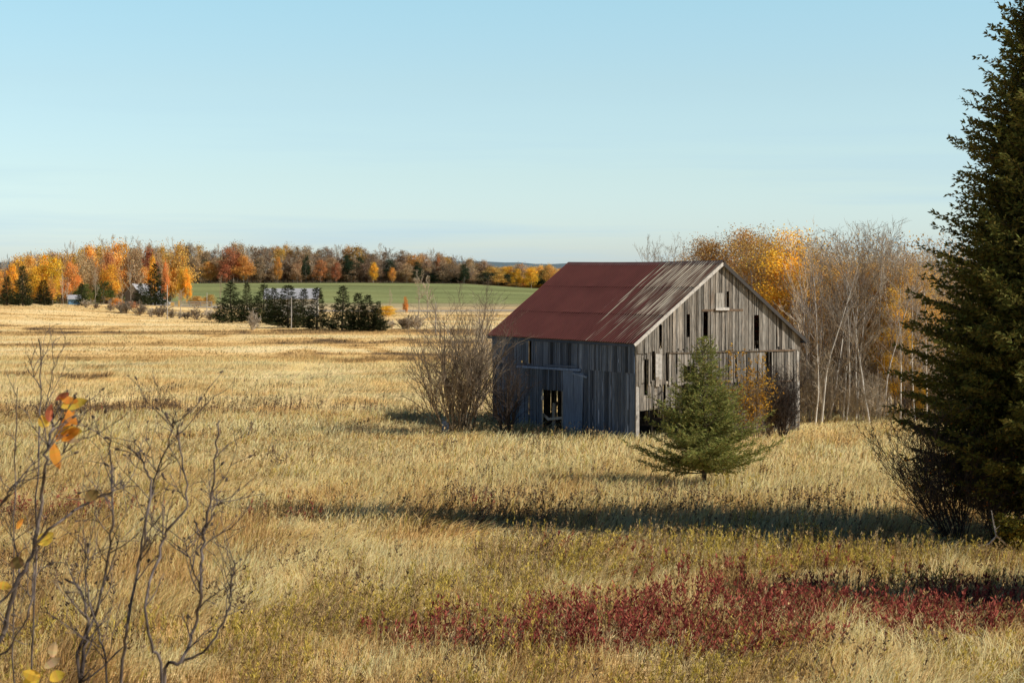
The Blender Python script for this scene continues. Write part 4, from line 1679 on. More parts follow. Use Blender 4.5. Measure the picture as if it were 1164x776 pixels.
# leaf haze deeper in the wood (dead leaves still hanging on the brush)
n = 150000
px = rs.uniform(905, 1250, n)
Y = rs.uniform(124, 170, n)
x = (px - PCX) / F * Y
zt = rs.beta(1.2, 1.7, n) * 11.5
cl = fbm(x / 1.6 + Y / 3.0, zt / 1.4, 64, 3)
k = rs.rand(n) < np.clip((cl - .38) * 6, 0, 1)
x, Y, zt = x[k], Y[k], zt[k]
n = len(x)
V, T = leaf_tris(np.stack([x, Y, zt], 1), rs.normal(size=(n, 3)), .12 + .10 * rs.rand(n), .08 + .05 * rs.rand(n), rs)
c = np.array([(.60, .40, .18), (.46, .34, .20), (.78, .50, .14), (.36, .28, .18)])[rs.randint(0, 4, n)] * (.6 + .7 * rs.rand(n))[:, None]
me = mesh_np('withered_leaves', V, T, np.repeat(c, 4, 0), (M['leaf_raw'],))
tag(link('withered_leaves', me), 'withered brown leaves still hanging on the undergrowth of the wood', 'leaves', None, 'stuff')

# ------------------------------------------------------------------ spruces across the field
cvar = []
for i in range(6):
    q_ = (1., .8, 1.15, .9, 1.25, 1.)[i]
    g, V, T, c = conifer(400 + i, 8.0, [(0.1, 1.9), (.6, 2.25), (2, 1.8 * q_), (4, 1.2 * q_), (6, .6 * q_), (8, .02)], 150, 6.0, .30, z0=.25,
                         tilt=(.3, -.1), branch_r=.02, trunk_r=.13, side=.5, jag=.25)
    cvar.append(join_tree('spruce_tree', g, V, T, c, (M['bark_dark'], M['far_spruce'])))
SPR = [(263, 321, 368, 46, 'broad dark spruce at the left end of the row across the field'),
       (281, 321, 366, 24, 'narrow spruce second from the left end of the row across the field'),
       (299, 323, 368, 34, 'dark spruce behind the round leafless bush in the far row'),
       (313, 327, 370, 30, 'small pointed spruce in front of the white farmhouse roof'),
       (327, 324, 374, 46, 'widest spruce in the middle of the row, beside a thin pole'),
       (344, 328, 371, 30, 'spruce right of the widest one, before the right end of the white roof'),
       (360, 327, 376, 42, 'spruce with a sunlit right side just left of the gap in the far row'),
       (389, 325, 377, 40, 'tall spruce just right of the gap in the far row'),
       (407, 333, 378, 34, 'shorter dark spruce third from the right end of the far row'),
       (419, 335, 378, 32, 'spruce second from the right end of the far row'),
       (429, 342, 378, 26, 'low rounded spruce at the right end of the far row')]
for i, (px, ty, by, wd, lab) in enumerate(SPR):
    Y = 8.55 * F / (by - HZ - 1)
    x = X_at(px, Y)
    z = gz(x, Y)
    H = top_to_H(px, ty, Y)
    wm_ = wd / F * Y
    o = link('spruce_tree', cvar[(i * 5 + i // 6) % 6], None, (x, Y, z - .15), i * 1.3, (wm_ / 4.0, wm_ / 4.0, H / 7.9))
    o.rotation_euler.x, o.rotation_euler.y = R((i * 37 % 7 - 3) * .6), R((i * 53 % 7 - 3) * .7)
    tag(o, lab, 'tree', 'spruces in the row across the field')
for (px, ty, by, wd, lab, Y) in ((-12, 312, 345, 30, 'dark conifer cut by the left edge at the far side of the field', 415),
                                 (26, 302, 347, 27, 'tall dark spruce near the left edge at the far side of the field', 412),
                                 (8, 314, 346, 24, 'smaller dark conifer left of the tall spruce near the left edge', 420),
                                 (50, 318, 347, 26, 'dark conifer under the yellow trees near the left edge', 440),
                                 (93, 322, 350, 22, 'dark conifer standing between pale trunks and the white walled shed', 450),
                                 (176, 300, 352, 34, 'tall dark conifer in front of the farm cottage', 492),
                                 (160, 322, 353, 26, 'low spreading dark conifer left of the tall one before the cottage', 478)):
    x = X_at(px, Y)
    H = top_to_H(px, ty, Y)
    wm_ = wd / F * Y
    o = link('spruce_tree', cvar[(px + 20) % 4], None, (x, Y, gz(x, Y) - .1), px, (wm_ / 4.2, wm_ / 4.2, H / 8.0))
    tag(o, lab, 'tree')

# ------------------------------------------------------------------ far autumn trees
fvar = {}
for k_ in LEAFC:
    fvar[k_] = []
    for j in range(3):
        if k_ in ('brown',):
            g, V, T, c = deciduous(500 + j, 12, 6.6, 44, 100, .34, .10)
        else:
            g, V, T, c = deciduous(520 + j, 12, 7.0, 52, 120, .36, .12)
        fvar[k_].append(join_tree('autumn_tree', g, V, T, c, (M['bark_grey'], M['leaf_' + k_])))
bare_far = []
FB = dict(BARE)
FB['rmin'] = .035
FB['n'] = [13, 6, 4]
for j in range(4):
    tr, cr, tips = bare_variant(600 + j, 12, FB, .16)
    n0 = len(tr.v)
    tr.v += cr.v
    tr.f += [tuple(i + n0 for i in q) for q in cr.f]
    tr.m += [1] * len(cr.f)
    tr.c += cr.c
    bare_far.append(tr.mesh('bare_tree', (M['bark_grey'], M['twig_tan'])))
rf = random.Random(31)
ADJ = {'yellow': 'bright yellow', 'gold': 'golden', 'orange': 'orange', 'rust': 'rust red', 'tan': 'tan', 'brown': 'brown', 'green': 'green',
       'dark': 'dark green', 'ochre': 'ochre'}


def far_tree(kind, px, ty, Y, wpx, label=None, group=None):
    x = X_at(px, Y)
    H = max(2.0, top_to_H(px, ty, Y))
    wm_ = wpx / F * Y
    if kind == 'bare':
        me = rf.choice(bare_far)
        sc = (wm_ / 6.5, wm_ / 6.5, H / 12.0)
        nm = 'bare_tree'
        label = label or 'leafless grey brown tree in the distant wood beyond the field'
        group = group or 'leafless trees of the distant wood'
    else:
        me = rf.choice(fvar[kind])
        sc = (wm_ / 6.8, wm_ / 6.8, H / 12.0)
        nm = 'autumn_tree'
        if not label:
            where = 'left part' if px < 210 else 'middle part' if px < 460 else 'right part'
            label = f'{ADJ[kind]} leaved tree in the {where} of the distant tree line'
            group = f'{ADJ[kind]} trees in the {where} of the distant tree line'
    o = link(nm, me, None, (x, Y, gz(x, Y) - .2), rf.uniform(0, 6.28), sc)
    tag(o, label, 'tree', group)
    return o


TOPX = [-80, 0, 15, 30, 60, 100, 130, 150, 200, 240, 270, 300, 340, 400, 440, 480, 540, 580, 620, 660]
TOPY = [298, 296, 291, 290, 285, 279, 277, 278, 278, 281, 277, 279, 280, 281, 284, 288, 294, 300, 303, 304]
# back rank, mostly bare and brown
px = -70.0
while px < 665:
    left = px < 195
    Y = rf.uniform(600, 640) if left else rf.uniform(915, 950)
    ty = np.interp(px, TOPX, TOPY) + rf.uniform(-2, 5)
    kd = rf.choice(('bare', 'bare', 'brown', 'tan', 'brown', 'ochre')) if px > 210 and px < 560 else rf.choice(('gold', 'tan', 'ochre', 'bare', 'brown', 'bare', 'yellow') if px < 300 else ('gold', 'yellow', 'ochre', 'tan'))
    far_tree(kd, px, ty, Y, rf.uniform(17, 25))
    px += rf.uniform(4.0, 7)
# front rank, lower, fills down to the ground
px = -70.0
while px < 665:
    left = px < 195
    Y = rf.uniform(555, 590) if left else rf.uniform(893, 905)
    ty = np.interp(px, TOPX, TOPY) + rf.uniform(7, 24 if not left else 30)
    if left:
        kd = rf.choice(('yellow', 'gold', 'tan', 'brown', 'tan', 'bare', 'brown', 'tan', 'green', 'bare'))
    elif px < 560:
        kd = rf.choice(('brown', 'bare', 'brown', 'tan', 'brown', 'bare', 'tan', 'dark'))
    else:
        kd = rf.choice(('yellow', 'gold', 'ochre', 'yellow', 'dark'))
    far_tree(kd, px, ty, Y, rf.uniform(14, 23))
    px += rf.uniform(3.8, 6.5)
# third, low rank: dull understorey that closes the gaps
px = -70.0
while px < 665:
    left = px < 195
    Y = rf.uniform(592, 600) if left else rf.uniform(905, 914)
    ty = np.interp(px, TOPX, TOPY) + rf.uniform(12, 22)
    far_tree(rf.choice(('brown', 'brown', 'tan', 'bare')), px, ty, Y, rf.uniform(18, 26))
    px += rf.uniform(6, 9)
# the ones that stand out
for (kd, px, ty, Y, wp, lab) in (
        ('yellow', 14, 297, 540, 14, 'slim bright yellow tree above the dark spruces at the left edge'),
        ('gold', 2, 305, 540, 14, 'pale yellow tree cut by the left edge'),
        ('gold', 34, 287, 560, 22, 'golden tree rising behind the dark spruce near the left edge'),
        ('yellow', 45, 300, 530, 26, 'broad bright yellow tree right of the dark spruce near the left edge'),
        ('yellow', 60, 292, 530, 26, 'large yellow tree with orange lower branches left of the pale trunks'),
        ('orange', 80, 297, 520, 22, 'orange tree over the paired pale trunks'),
        ('orange', 58, 315, 500, 12, 'small orange tree in front of the large yellow one'),
        ('gold', 103, 276, 575, 22, 'tall pale gold tree with a pointed top left of the green willows'),
        ('tan', 95, 288, 545, 22, 'tan tree left of the dark pointed crown'),
        ('rust', 124, 284, 545, 20, 'rust red tree left of the big golden crown'),
        ('gold', 133, 276, 560, 30, 'big golden tree with orange top at the middle of the left wood'),
        ('yellow', 126, 300, 530, 22, 'yellow tree above the green bushes by the lane'),
        ('tan', 153, 282, 560, 22, 'tall tan tree right of the big golden one'),
        ('rust', 170, 280, 565, 18, 'brick red tree above the cottage'),
        ('yellow', 174, 291, 530, 10, 'slim yellow tree left of the tall dark conifer top'),
        ('gold', 183, 279, 575, 18, 'olive gold tree right of the brick red one'),
        ('gold', 204, 276, 580, 30, 'wide golden tree left of the bare wood above the pasture'),
        ('orange', 188, 297, 540, 9, 'small orange tree beside the tall dark conifer'),
        ('yellow', 206, 304, 560, 9, 'left of two little yellow trees at the left end of the pasture'),
        ('yellow', 213, 304, 560, 10, 'right of two little yellow trees at the left end of the pasture'),
        ('orange', 238, 296, 880, 18, 'yellow orange tree left of the big rust coloured oak'),
        ('rust', 263, 280, 878, 28, 'big rust orange oak above the left end of the spruce row'),
        ('orange', 277, 290, 874, 22, 'orange right half of the pair of oaks above the spruce row'),
        ('rust', 256, 300, 872, 16, 'low rust tree under the left side of the big oak'),
        ('orange', 316, 290, 884, 9, 'small orange tree in the bare wood above the white roof'),
        ('gold', 321, 283, 910, 9, 'pale gold treetop in the bare wood above the white roof'),
        ('rust', 364, 295, 880, 17, 'rust red tree in the bare wood above the gap in the spruces'),
        ('rust', 382, 298, 880, 12, 'narrow rust tree right of the rust red one in the bare wood'),
        ('yellow', 425, 297, 882, 9, 'slim bright yellow tree in the bare wood above the last spruce'),
        ('orange', 446, 303, 880, 8, 'small orange tree right of the slim yellow one'),
        ('dark', 348, 289, 884, 10, 'dark green evergreen in the middle of the distant wood'),
        ('dark', 474, 297, 884, 12, 'dark green evergreen in the right half of the distant wood'),
        ('tan', 500, 286, 900, 16, 'tan tree with a rounded top above the leafless barn shrub'),
        ('rust', 498, 291, 898, 6, 'small rust treetop above the leafless barn shrub'),
        ('dark', 528, 300, 890, 12, 'dark crown among yellow trees left of the barn roof'),
        ('yellow', 604, 303, 880, 16, 'bright yellow tree nearest the left tip of the barn roof'),
        ('yellow', 587, 305, 882, 14, 'yellow tree one left of the brightest by the barn roof'),
        ('gold', 625, 300, 890, 14, 'golden tree just above the slope of the barn roof'),
        ('green', 95, 322, 475, 22, 'rounded green willow left of the thin pale trunk'),
        ('green', 118, 318, 480, 26, 'rounded green willow right of the thin pale trunk'),
        ('ochre', 223, 335, 500, 18, 'rounded ochre bush at the foot of the pasture by the lane'),
        ('ochre', 238, 334, 510, 16, 'russet bush left of the spruce row at the foot of the pasture'),
        ('yellow', 439, 346, 395, 22, 'low yellow bush right of the spruce row'),
        ('orange', 133, 338, 440, 14, 'low reddish bush beside the lane'),
        ('rust', 150, 349, 430, 14, 'low red brown bush in front of the lane'),
        ('orange', 461, 336, 460, 6, 'small orange sapling right of the yellow bush')):
    far_tree(kd, px, ty, Y, wp, lab, None)
for (px, ty, Y, wp, lab) in ((476, 312, 430, 24, 'spreading bare tree with yellow tinted twigs right of the spruce row'),
                             (486, 318, 420, 20, 'bare tree beside the thin white pole right of the spruce row'),
                             (205, 330, 440, 16, 'bare grey tree standing before the lane at the left end of the pasture'),
                             (149, 305, 470, 16, 'tall bare tree with clustered grey trunks left of the cottage'),
                             (72, 316, 420, 10, 'left of two pale trunked bare trees at the field edge'),
                             (77, 318, 418, 9, 'right of two pale trunked bare trees at the field edge'),
                             (108, 305, 425, 12, 'single pale trunked bare tree before the green willows'),
                             (250, 316, 470, 7, 'thin bare tree left of the spruce row'),
                             (139, 325, 425, 8, 'thin bare sapling left of the clustered grey trunks'),
                             (443, 330, 420, 8, 'thin bare sapling behind the low yellow bush')):
    far_tree('bare', px, ty, Y, wp, lab, 'bare trees at the far field edge')

# low brown bushes along the far field edge
bvar = []
FS = dict(SHRUB)
FS['rmin'] = .03
FS['levels'] = 3
for j in range(3):
    g, _t = shrub_mesh(700 + j, 3.0, 3.4, 14, FS, None, .05)
    bvar.append(g.mesh('leafless_bush', (M['twig_brown'] if j else M['twig_tan'],)))
for i in range(34):
    px = 100 + i * 11.5 + rf.uniform(-4, 4)
    if 256 < px < 430:
        continue
    by = np.interp(px, [90, 150, 250, 430, 500], [357, 363, 365, 373, 377])
    Y = 8.55 * F / (by - HZ - .5)
    x = X_at(px, Y)
    s = rf.uniform(.5, 1.15)
    o = link('leafless_bush', bvar[i % 3], None, (x, Y, gz(x, Y)), rf.uniform(0, 6), (s * 1.5, s * 1.5, s * rf.uniform(.7, 1.0)))
    tag(o, 'low leafless bush in the scrub between the field and the lane', 'bush', 'low leafless bushes in the scrub along the far field edge')
Y = 300
x = X_at(286, Y)
o = link('leafless_bush', bvar[0], None, (x, Y, gz(x, Y)), 0, (1.15, 1.15, 1.0))
tag(o, 'round grey brown leafless bush in front of the far spruce row', 'bush')

# poles
M['pole'] = plain('bleached_pole', (0.42, 0.39, 0.35), .9)
for (px, ty, by, lab) in ((190, 324, 365, 'tall pale wooden pole left of the yellow roadside marker'),
                          (235, 333, 360, 'pale wooden pole at the left foot of the pasture'),
                          (331, 338, 374, 'thin grey pole in front of the widest far spruce'),
                          (495, 344, 379, 'thin whitish pole right of the far spruce row')):
    Y = 8.55 * F / (by - HZ)
    x = X_at(px, Y)
    z = gz(x, Y)
    zt = at(px, ty, Y).z
    g = G()
    g.tube([Vector((0, 0, -.4)), Vector((0.03, 0, (zt - z) * .5)), Vector((0.05, 0, zt - z))], [.085, .08, .065], 8)
    g.tube([Vector((.05, 0, zt - z - .02)), Vector((.05, 0, zt - z + .06))], [.072, .02], 8)
    tag(link('pole', g.mesh('pole', (M['pole'],), True), None, (x, Y, z)), lab, 'pole', 'poles along the far field edge')

# lane and gravel yard beyond the field: a strip that follows the ground
M['gravel'] = plain('gravel', (0.36, 0.33, 0.29), 1.0, 0, .3, .3)


def strip(name, y0, y1, px0, px1, lift, label, mat=None):
    V, T = [], []
    nx = 60
    for j, yy in enumerate(np.linspace(y0, y1, 6)):
        for i in range(nx + 1):
            xx = X_at(px0 + (px1 - px0) * i / nx, (y0 + y1) / 2)
            V.append((xx, yy, gz(xx, yy) + lift))
    for j in range(5):
        for i in range(nx):
            a = j * (nx + 1) + i
            T.append((a, a + 1, a + nx + 2, a + nx + 1))
    tag(link(name, mesh_np(name, V, T, None, (mat or M['gravel'],))), label, 'road', None, 'structure')


strip('lane', 500, 512, -150, 640, .05, 'pale gravel lane crossing beyond the field')
strip('farm_yard', 514, 548, 140, 245, .06, 'gravel farm yard beside the lane')

# guard rail along the lane
rail = thing('guard_rail', 'long low weathered rail beside the lane in front of the yard', 'rail', (X_at(192, 494), 494, gz(X_at(192, 494), 494)))
g = G()
for zz in (.45, .95):
    g.beam((-12, 0, zz), (11, 0, zz + .05), .08, .22)
link('rail', g.mesh('rail', (M['pole'],)), rail)
for k in range(9):
    g = G()
    g.box((-12 + k * 2.85, .06, -.3), (-11.8 + k * 2.85, .24, 1.15))
    link('post', g.mesh('post', (M['pole'],)), rail)

# ------------------------------------------------------------------ buildings far off
M['white_roof'] = plain('white_metal_roof', (0.40, 0.40, 0.42), .5)
M['cream'] = plain('cream_siding', (0.5, 0.48, 0.43), .8)
M['grey_wall'] = plain('grey_siding', (0.25, 0.25, 0.25), .8)
M['glass'] = plain('window_glass', (0.02, 0.025, 0.03), .1)


def house(name, label, px, Y, wid, dep, eave, ridge, wallm, roofm, rz, chim=True):
    x = X_at(px, Y)
    h = thing(name, label, 'house', (x, Y, gz(x, Y)), rz)
    g = G()
    W2, D2 = wid / 2, dep / 2
    g.poly([(-W2, -D2, -.3), (W2, -D2, -.3), (W2, -D2, eave), (-W2, -D2, eave)])
    g.poly([(W2, D2, -.3), (-W2, D2, -.3), (-W2, D2, eave), (W2, D2, eave)])
    for s in (-1, 1):
        q = [(s * W2, -D2, -.3), (s * W2, D2, -.3), (s * W2, D2, eave), (s * W2, 0, ridge), (s * W2, -D2, eave)]
        g.poly(q if s > 0 else q[::-1])
    link('wall', g.mesh('wall', (wallm,)), h)
    g = G()
    sl = (ridge - eave) / D2
    for s in (-1, 1):
        e = D2 + .4
        g.hexa([(-W2 - .4, s * e, eave - .4 * sl), (W2 + .4, s * e, eave - .4 * sl), (W2 + .4, 0, ridge), (-W2 - .4, 0, ridge),
                (-W2 - .4, s * e, eave - .4 * sl + .15), (W2 + .4, s * e, eave - .4 * sl + .15), (W2 + .4, 0, ridge + .15), (-W2 - .4, 0, ridge + .15)])
    ro = link('roof', g.mesh('roof', (roofm,)), h)
    if chim:
        g = G()
        g.box((W2 * .4, -.4, ridge - .6), (W2 * .4 + .7, .3, ridge + .9))
        g.box((W2 * .4 - .06, -.46, ridge + .9), (W2 * .4 + .76, .36, ridge + 1.0))
        link('chimney', g.mesh('chimney', (M['grey_wall'],)), ro)
    for k in range(int(wid / 3)):
        xa = -W2 + 1.2 + k * 3.0
        wo_ = G()
        wo_.box((xa, -D2 - .05, 1.0), (xa + 1.1, -D2 - .005, 2.2))
        wn = link('window', wo_.mesh('window', (M['cream'],)), h)
        gp = G()
        gp.box((xa + .1, -D2 - .07, 1.1), (xa + 1.0, -D2 - .052, 2.1))
        link('pane', gp.mesh('pane', (M['glass'],)), wn)
    return h


Y = 400
zr = at(330, 328.5, Y).z - gz(X_at(330, Y), Y)
house('farmhouse', 'long low farmhouse with a white roof mostly hidden by the spruce row', 332, Y, 10.5, 8, zr - 1.9, zr, M['cream'], M['white_roof'], .05, False)
house('cottage', 'small grey cottage with a pale roof showing through the conifers by the lane', 165, 560, 9, 7, 3.4, 6.3, M['grey_wall'], M['white_roof'], .9)
house('shed', 'small blue shed with a white wall corner among the dark trees at left', 84, 470, 2.6, 2.6, 1.5, 2.2, plain('blue_paint', (.10, .22, .36), .6), M['white_roof'], .3, False)

# parked vehicles at the yard
M['van_white'] = plain('white_car_paint', (0.78, 0.78, 0.76), .35)
M['rubber'] = plain('tyre_rubber', (0.02, 0.02, 0.02), .9)


def vehicle(label, px, Y, rz, L, Wd, H, paint, cat):
    x = X_at(px, Y)
    t = thing('parked_' + cat, label, cat, (x, Y, gz(x, Y) + .05), rz)
    g = G()
    prof = [(-L / 2, .35), (-L / 2, H * .55), (-L * .42, H * .62), (-L * .30, H), (L * .22, H), (L * .34, H * .64), (L / 2, H * .56), (L / 2, .35)]
    a = [(p_[0], -Wd / 2, p_[1]) for p_ in prof]
    b = [(p_[0], Wd / 2, p_[1]) for p_ in prof]
    g.poly(a)
    g.poly(b[::-1])
    for i in range(len(prof)):
        j = (i + 1) % len(prof)
        g.poly([a[j], a[i], b[i], b[j]])
    link('body', g.mesh('body', (paint,)), t)
    g = G()
    for s in (-1, 1):
        yy = s * (Wd / 2 + .006)
        q = [(-L * .36, yy, H * .64), (L * .29, yy, H * .66), (L * .20, yy, H * .93), (-L * .28, yy, H * .93)]
        g.poly(q)
    link('window', g.mesh('window', (M['glass'],)), t)
    for sx in (-.31, .31):
        for s in (-1, 1):
            g = G()
            c = Vector((sx * L, s * (Wd / 2 - .08), .33))
            g.tube([c - Vector((0, .11, 0)), c - Vector((0, .11, 0)), c + Vector((0, .11, 0)), c + Vector((0, .11, 0))], [.02, .33, .33, .02], 12)
            link('wheel', g.mesh('wheel', (M['rubber'],)), t)
    return t


vehicle('white van parked under the dark conifer beside the lane', 173, 505, .2, 4.9, 1.9, 2.0, M['van_white'], 'van')
vehicle('small white car parked just right of the white van', 186, 516, .1, 3.6, 1.7, 1.45, M['van_white'], 'car')
M['yellow'] = plain('yellow_paint', (.75, .48, .16), .6)
for (px, hgt, wd_, lab) in ((196, .9, .9, 'squat yellow roadside marker right of the tall pale pole'), (203.5, 1.5, .45, 'upright narrow yellow marker left of the low rail end')):
    Y = 486
    x = X_at(px, Y)
    g = G()
    g.box((-wd_ / 2, -.1, .15), (wd_ / 2, .1, hgt))
    g.box((-.07, -.06, -.3), (.07, .06, .15))
    g.box((-wd_ / 2 + .05, -.08, hgt), (wd_ / 2 - .05, .08, hgt + .12))
    tag(link('road_marker', g.mesh('road_marker', (M['yellow'],)), None, (x, Y, gz(x, Y))), lab, 'marker')

# short dark post by the shrubs left of the barn
g = G()
x = X_at(506, 103)
for k in range(3):
    g.box((-.17 + k * .12, -.06 + .01 * k, -.2), (-.06 + k * .12, .06 + .01 * k, 1.0 - .12 * k), .6)
tag(link('rotten_post', g.mesh('rotten_post', (M['slate'],)), None, (x, 103, gz(x, 103))), 'short dark rotten post at the foot of the shrub left of the barn', 'post')

# far blue hills
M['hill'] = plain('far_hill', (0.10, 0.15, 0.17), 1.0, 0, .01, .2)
V, T = [], []
hx = np.linspace(-2600, 2600, 140)
for j, (yy, k) in enumerate(((3600, 0), (4200, .75), (4700, 1.0), (5600, .3))):
    for xx in hx:
        q = fbm(xx / 700.0, 3.3, 7, 3)
        V.append((xx, yy, -6 + k * (30 + 26 * float(q) + 10 * float(fbm(xx / 60., 1.1, 8, 2)))))
for j in range(3):
    for i in range(139):
        a = j * 140 + i
        T.append((a, a + 1, a + 141, a + 140))
tag(link('hills', mesh_np('hills', V, T, None, (M['hill'],), None, True)), 'low blue wooded hills on the horizon', 'hills', None, 'structure')


# ------------------------------------------------------------------ foreground saplings on the bank
def pix_path(pts, Y, jit=0.0, rnd=None):
    out = []
    for i, q in enumerate(pts):
        out.append(at(q[0], q[1], Y + (rnd.uniform(-jit, jit) if rnd else 0)))
    return out


def smooth_path(P, k=4):
    out = []
    for i in range(len(P) - 1):
        p0, p1, p2, p3 = P[max(i - 1, 0)], P[i], P[i + 1], P[min(i + 2, len(P) - 1)]
        for j in range(k):
            t = j / k
            out.append(0.5 * ((2 * p1) + (p2 - p0) * t + (2 * p0 - 5 * p1 + 4 * p2 - p3) * t * t + (3 * p1 - p0 - 3 * p2 + p3) * t ** 3))
    out.append(P[-1])
    return out


TW = dict(levels=2, segs=[5, 3], wig=[.16, .22], trop=[.07, .06], taper=[.4, .5], sides=[5, 4], n=[3, 1], t0=[.2, .3], ang=[(25, 55), (25, 55)],
          lr=[.45, .5], fall=[.3, .3], rr=[.7, .7], rmin=.0018)


def sapling(label, Y, root_px, stems, seed, name='bare_sapling', twn=5, leaves=None, seedheads=True):
    rnd = random.Random(seed)
    x0 = X_at(root_px, Y)
    z0 = gz(x0, Y)
    g = G()
    ends = []
    for (pts, r0, r1) in stems:
        P = pix_path(pts, Y, .12, rnd)
        low = P[0]
        if pts[0][1] > 765:     # reaches below the frame: carry it down to the ground
            P = [Vector((x0 + (low.x - x0) * .25, Y, z0 - .05)), Vector((x0 + (low.x - x0) * .7, low.y, z0 + (low.z - z0) * .55))] + P
        S = smooth_path(P, 5)
        n = len(S)
        S = [s + Vector((rnd.gauss(0, .004), rnd.gauss(0, .004), 0)) for s in S]
        rad = [(r0 + (r1 - r0) * i / (n - 1)) * .98 for i in range(n)]
        rad = [r * (1.25 if rnd.random() < .12 else 1.0) for r in rad]
        g.tube(S, rad, 7)
        for k in range(twn * 2):
            i = rnd.randrange(int(n * .35), n - 1)
            d = (S[i + 1] - S[i]).normalized()
            sgn = rnd.choice((-1, 1))
            cd = (d + Vector((sgn * rnd.uniform(.4, .9), rnd.uniform(-.5, .5), .2))).normalized()
            tips = []
            grow(g, rnd, S[i], cd, rnd.uniform(.07, .28), max(.0022, rad[i] * .55), 0, TW, tips)
            for pts_, dirs_ in tips:
                ends.append((pts_[-1], dirs_[-1]))
        ends.append((S[-1], (S[-1] - S[-2]).normalized()))
    t = thing(name, label, 'sapling', (x0, Y, z0))
    me = g.mesh('stems', (M['twig_near'],), True)
    me.transform(Matrix.Translation((-x0, -Y, -z0)))
    link('stems', me, t)
    if seedheads:
        for p_, d_ in ends:
            if rnd.random() < .38:
                k = rnd.uniform(.003, .0075)
                gg = G()
                a = p_ - d_ * k - Vector((x0, Y, z0))
                q = [a, a + d_ * k * 1.2 + Vector((rnd.gauss(0, .003), 0, 0)), a + d_ * k * 2.6, a + d_ * k * 3.4]
                gg.tube(q, [k * .3, k * .9, k * .7, k * .1], 6, rnd.uniform(.7, 1.2))
                link('bud', gg.mesh('bud', (M['bark_dark'],), True), t)
    if leaves:
        for (px, py, L, Wd, ang, col, lb) in leaves:
            c = at(px, py, Y - .05) - Vector((x0, Y, z0))
            a = R(ang)
            d = Vector((math.cos(a), rnd.uniform(-.35, .35), math.sin(a))).normalized()
            s = d.cross(Vector((rnd.uniform(.45, .95), -.8, rnd.uniform(0, .6)))).normalized()
            nrm = d.cross(s)
            L2, W2 = 1.2 * L / F * Y, 1.2 * Wd / F * Y
            gl = G()
            n = 8
            ml, mc, mr = [], [], []
            for i in range(n + 1):
                u = i / n
                ww = W2 / 2 * math.sin(math.pi * min(1, u ** .85)) ** .8
                curl = nrm * (math.sin(u * 2.6) * L2 * .12)
                cpt = c + d * (L2 * (u - .1)) + curl
                mc.append(cpt)
                ml.append(cpt + s * ww + nrm * ww * .35)
                mr.append(cpt - s * ww + nrm * ww * .35)
            for i in range(n):
                k1 = 1 - .35 * (i / n)
                k2 = tuple(v * k1 * rnd.uniform(.9, 1.1) for v in col)
                gl.poly([mc[i], mc[i + 1], ml[i + 1], ml[i]], k2)
                gl.poly([mc[i], mr[i], mr[i + 1], mc[i + 1]], tuple(v * .85 for v in k2))
            o = link('leaf', gl.mesh('leaf', (M['leaf_bright'],), True), t)
            if lb:
                o['label'] = lb
    return t


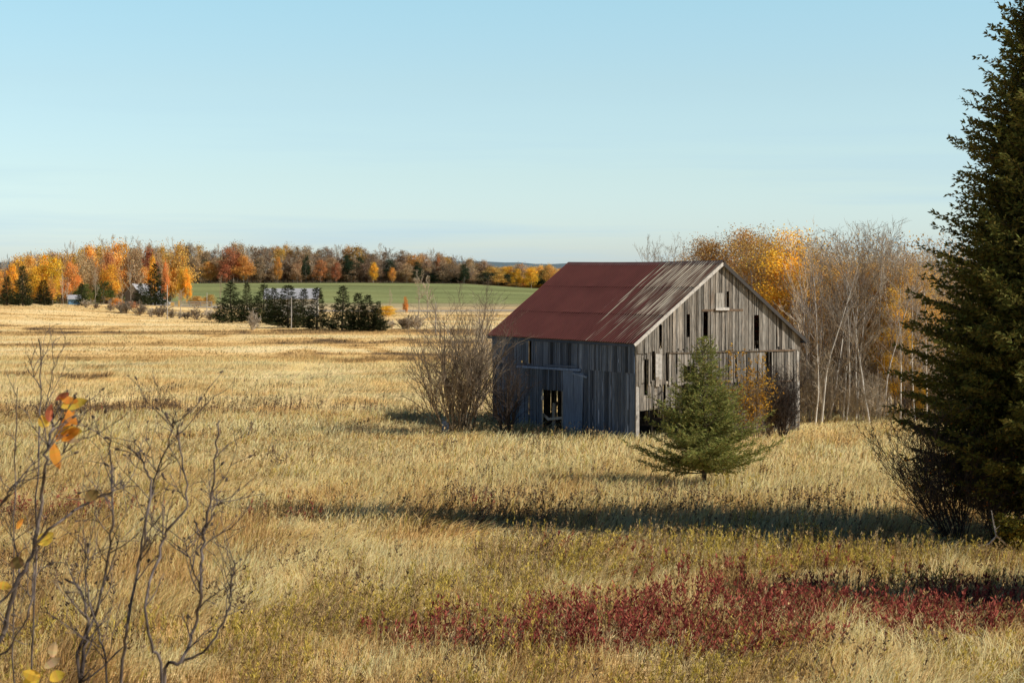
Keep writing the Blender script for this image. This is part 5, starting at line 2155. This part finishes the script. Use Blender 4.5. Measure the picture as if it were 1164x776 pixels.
OR_, YE, RD, BR_, PK = (.95, .40, .07), (.95, .62, .10), (.62, .20, .10), (.33, .22, .09), (.72, .50, .28)
sapling('thin sapling at the left edge still holding a few orange and yellow leaves', 7.0, -40,
        [([(-14, 776), (2, 722), (20, 664), (38, 622), (46, 570), (52, 528), (56, 500), (61, 468)], .011, .004),
         ([(38, 622), (62, 596), (100, 571), (128, 558), (141, 553)], .006, .002),
         ([(-20, 600), (0, 576), (12, 556), (22, 546)], .006, .003),
         ([(52, 528), (70, 515), (76, 500)], .003, .002),
         ([(20, 664), (-4, 690), (-12, 730)], .004, .006),
         ([(-30, 776), (8, 740), (34, 690), (40, 640), (52, 590)], .006, .0025)], 3, 'leafy_sapling', 4,
        [(66, 498, 34, 10, 60, OR_, 'long orange leaf'), (62, 506, 26, 11, -75, OR_, None), (66, 492, 26, 12, 5, YE, None), (72, 500, 22, 10, 35, OR_, None),
         (68, 494, 22, 8, -20, PK, None), (54, 484, 14, 11, 120, YE, 'small yellow leaf'), (72, 462, 26, 11, 15, YE, None),
         (64, 454, 17, 6, 25, RD, 'dull red leaf at the tip'), (70, 452, 18, 8, -10, OR_, None), (76, 466, 20, 10, -50, OR_, None), (56, 478, 18, 8, 80, RD, None),
         (44, 616, 18, 13, 35, YE, 'yellow leaf on the lower stem'), (12, 642, 16, 12, 20, BR_, None), (-3, 664, 15, 8, -10, YE, None), (98, 568, 16, 11, 35, BR_, None),
         (20, 600, 12, 5, 60, OR_, None), (52, 758, 18, 9, 30, PK, None), (44, 768, 18, 12, 160, YE, None), (58, 772, 16, 12, 20, YE, None), (60, 745, 15, 10, 80, PK, None), (28, 782, 22, 12, 40, YE, None)])
sapling('clump of dark bare stems with dry buds in the left foreground', 7.4, 130,
        [([(92, 776), (100, 716), (92, 672), (74, 658)], .009, .004),
         ([(90, 770), (108, 700), (122, 640), (128, 585), (127, 530), (124, 502)], .0075, .003),
         ([(140, 776), (146, 712), (156, 650), (166, 598), (171, 552), (163, 528), (158, 512)], .008, .003),
         ([(156, 650), (166, 590), (176, 545), (190, 505), (198, 478)], .005, .0025),
         ([(122, 776), (112, 720), (98, 668), (103, 622)], .006, .002),
         ([(184, 776), (172, 736), (166, 690), (182, 622), (196, 596), (213, 570), (206, 520), (200, 492)], .0075, .003)], 5, twn=6)
sapling('pair of pale barked bare stems right of the dark clump in the left foreground', 7.8, 205,
        [([(186, 780), (206, 752), (222, 712), (228, 668), (230, 625), (238, 572), (246, 512), (249, 478)], .009, .003),
         ([(206, 752), (236, 736), (256, 700), (262, 670), (268, 636)], .006, .0025),
         ([(228, 668), (216, 640), (208, 612)], .004, .002),
         ([(236, 600), (246, 570), (254, 572)], .003, .002)], 7, twn=5)
sapling('faint thin stalk with few twigs behind the leafy sapling', 9.5, 40,
        [([(36, 780), (40, 640), (43, 520), (46, 440), (45, 385)], .006, .003),
         ([(43, 520), (54, 450), (62, 410)], .003, .0015), ([(46, 440), (32, 410)], .003, .0015)], 9, twn=3, seedheads=False)
sapling('thin upright stalk at the far left edge', 9.0, 10,
        [([(14, 780), (16, 640), (18, 520), (20, 440)], .005, .002)], 10, twn=2, seedheads=False)
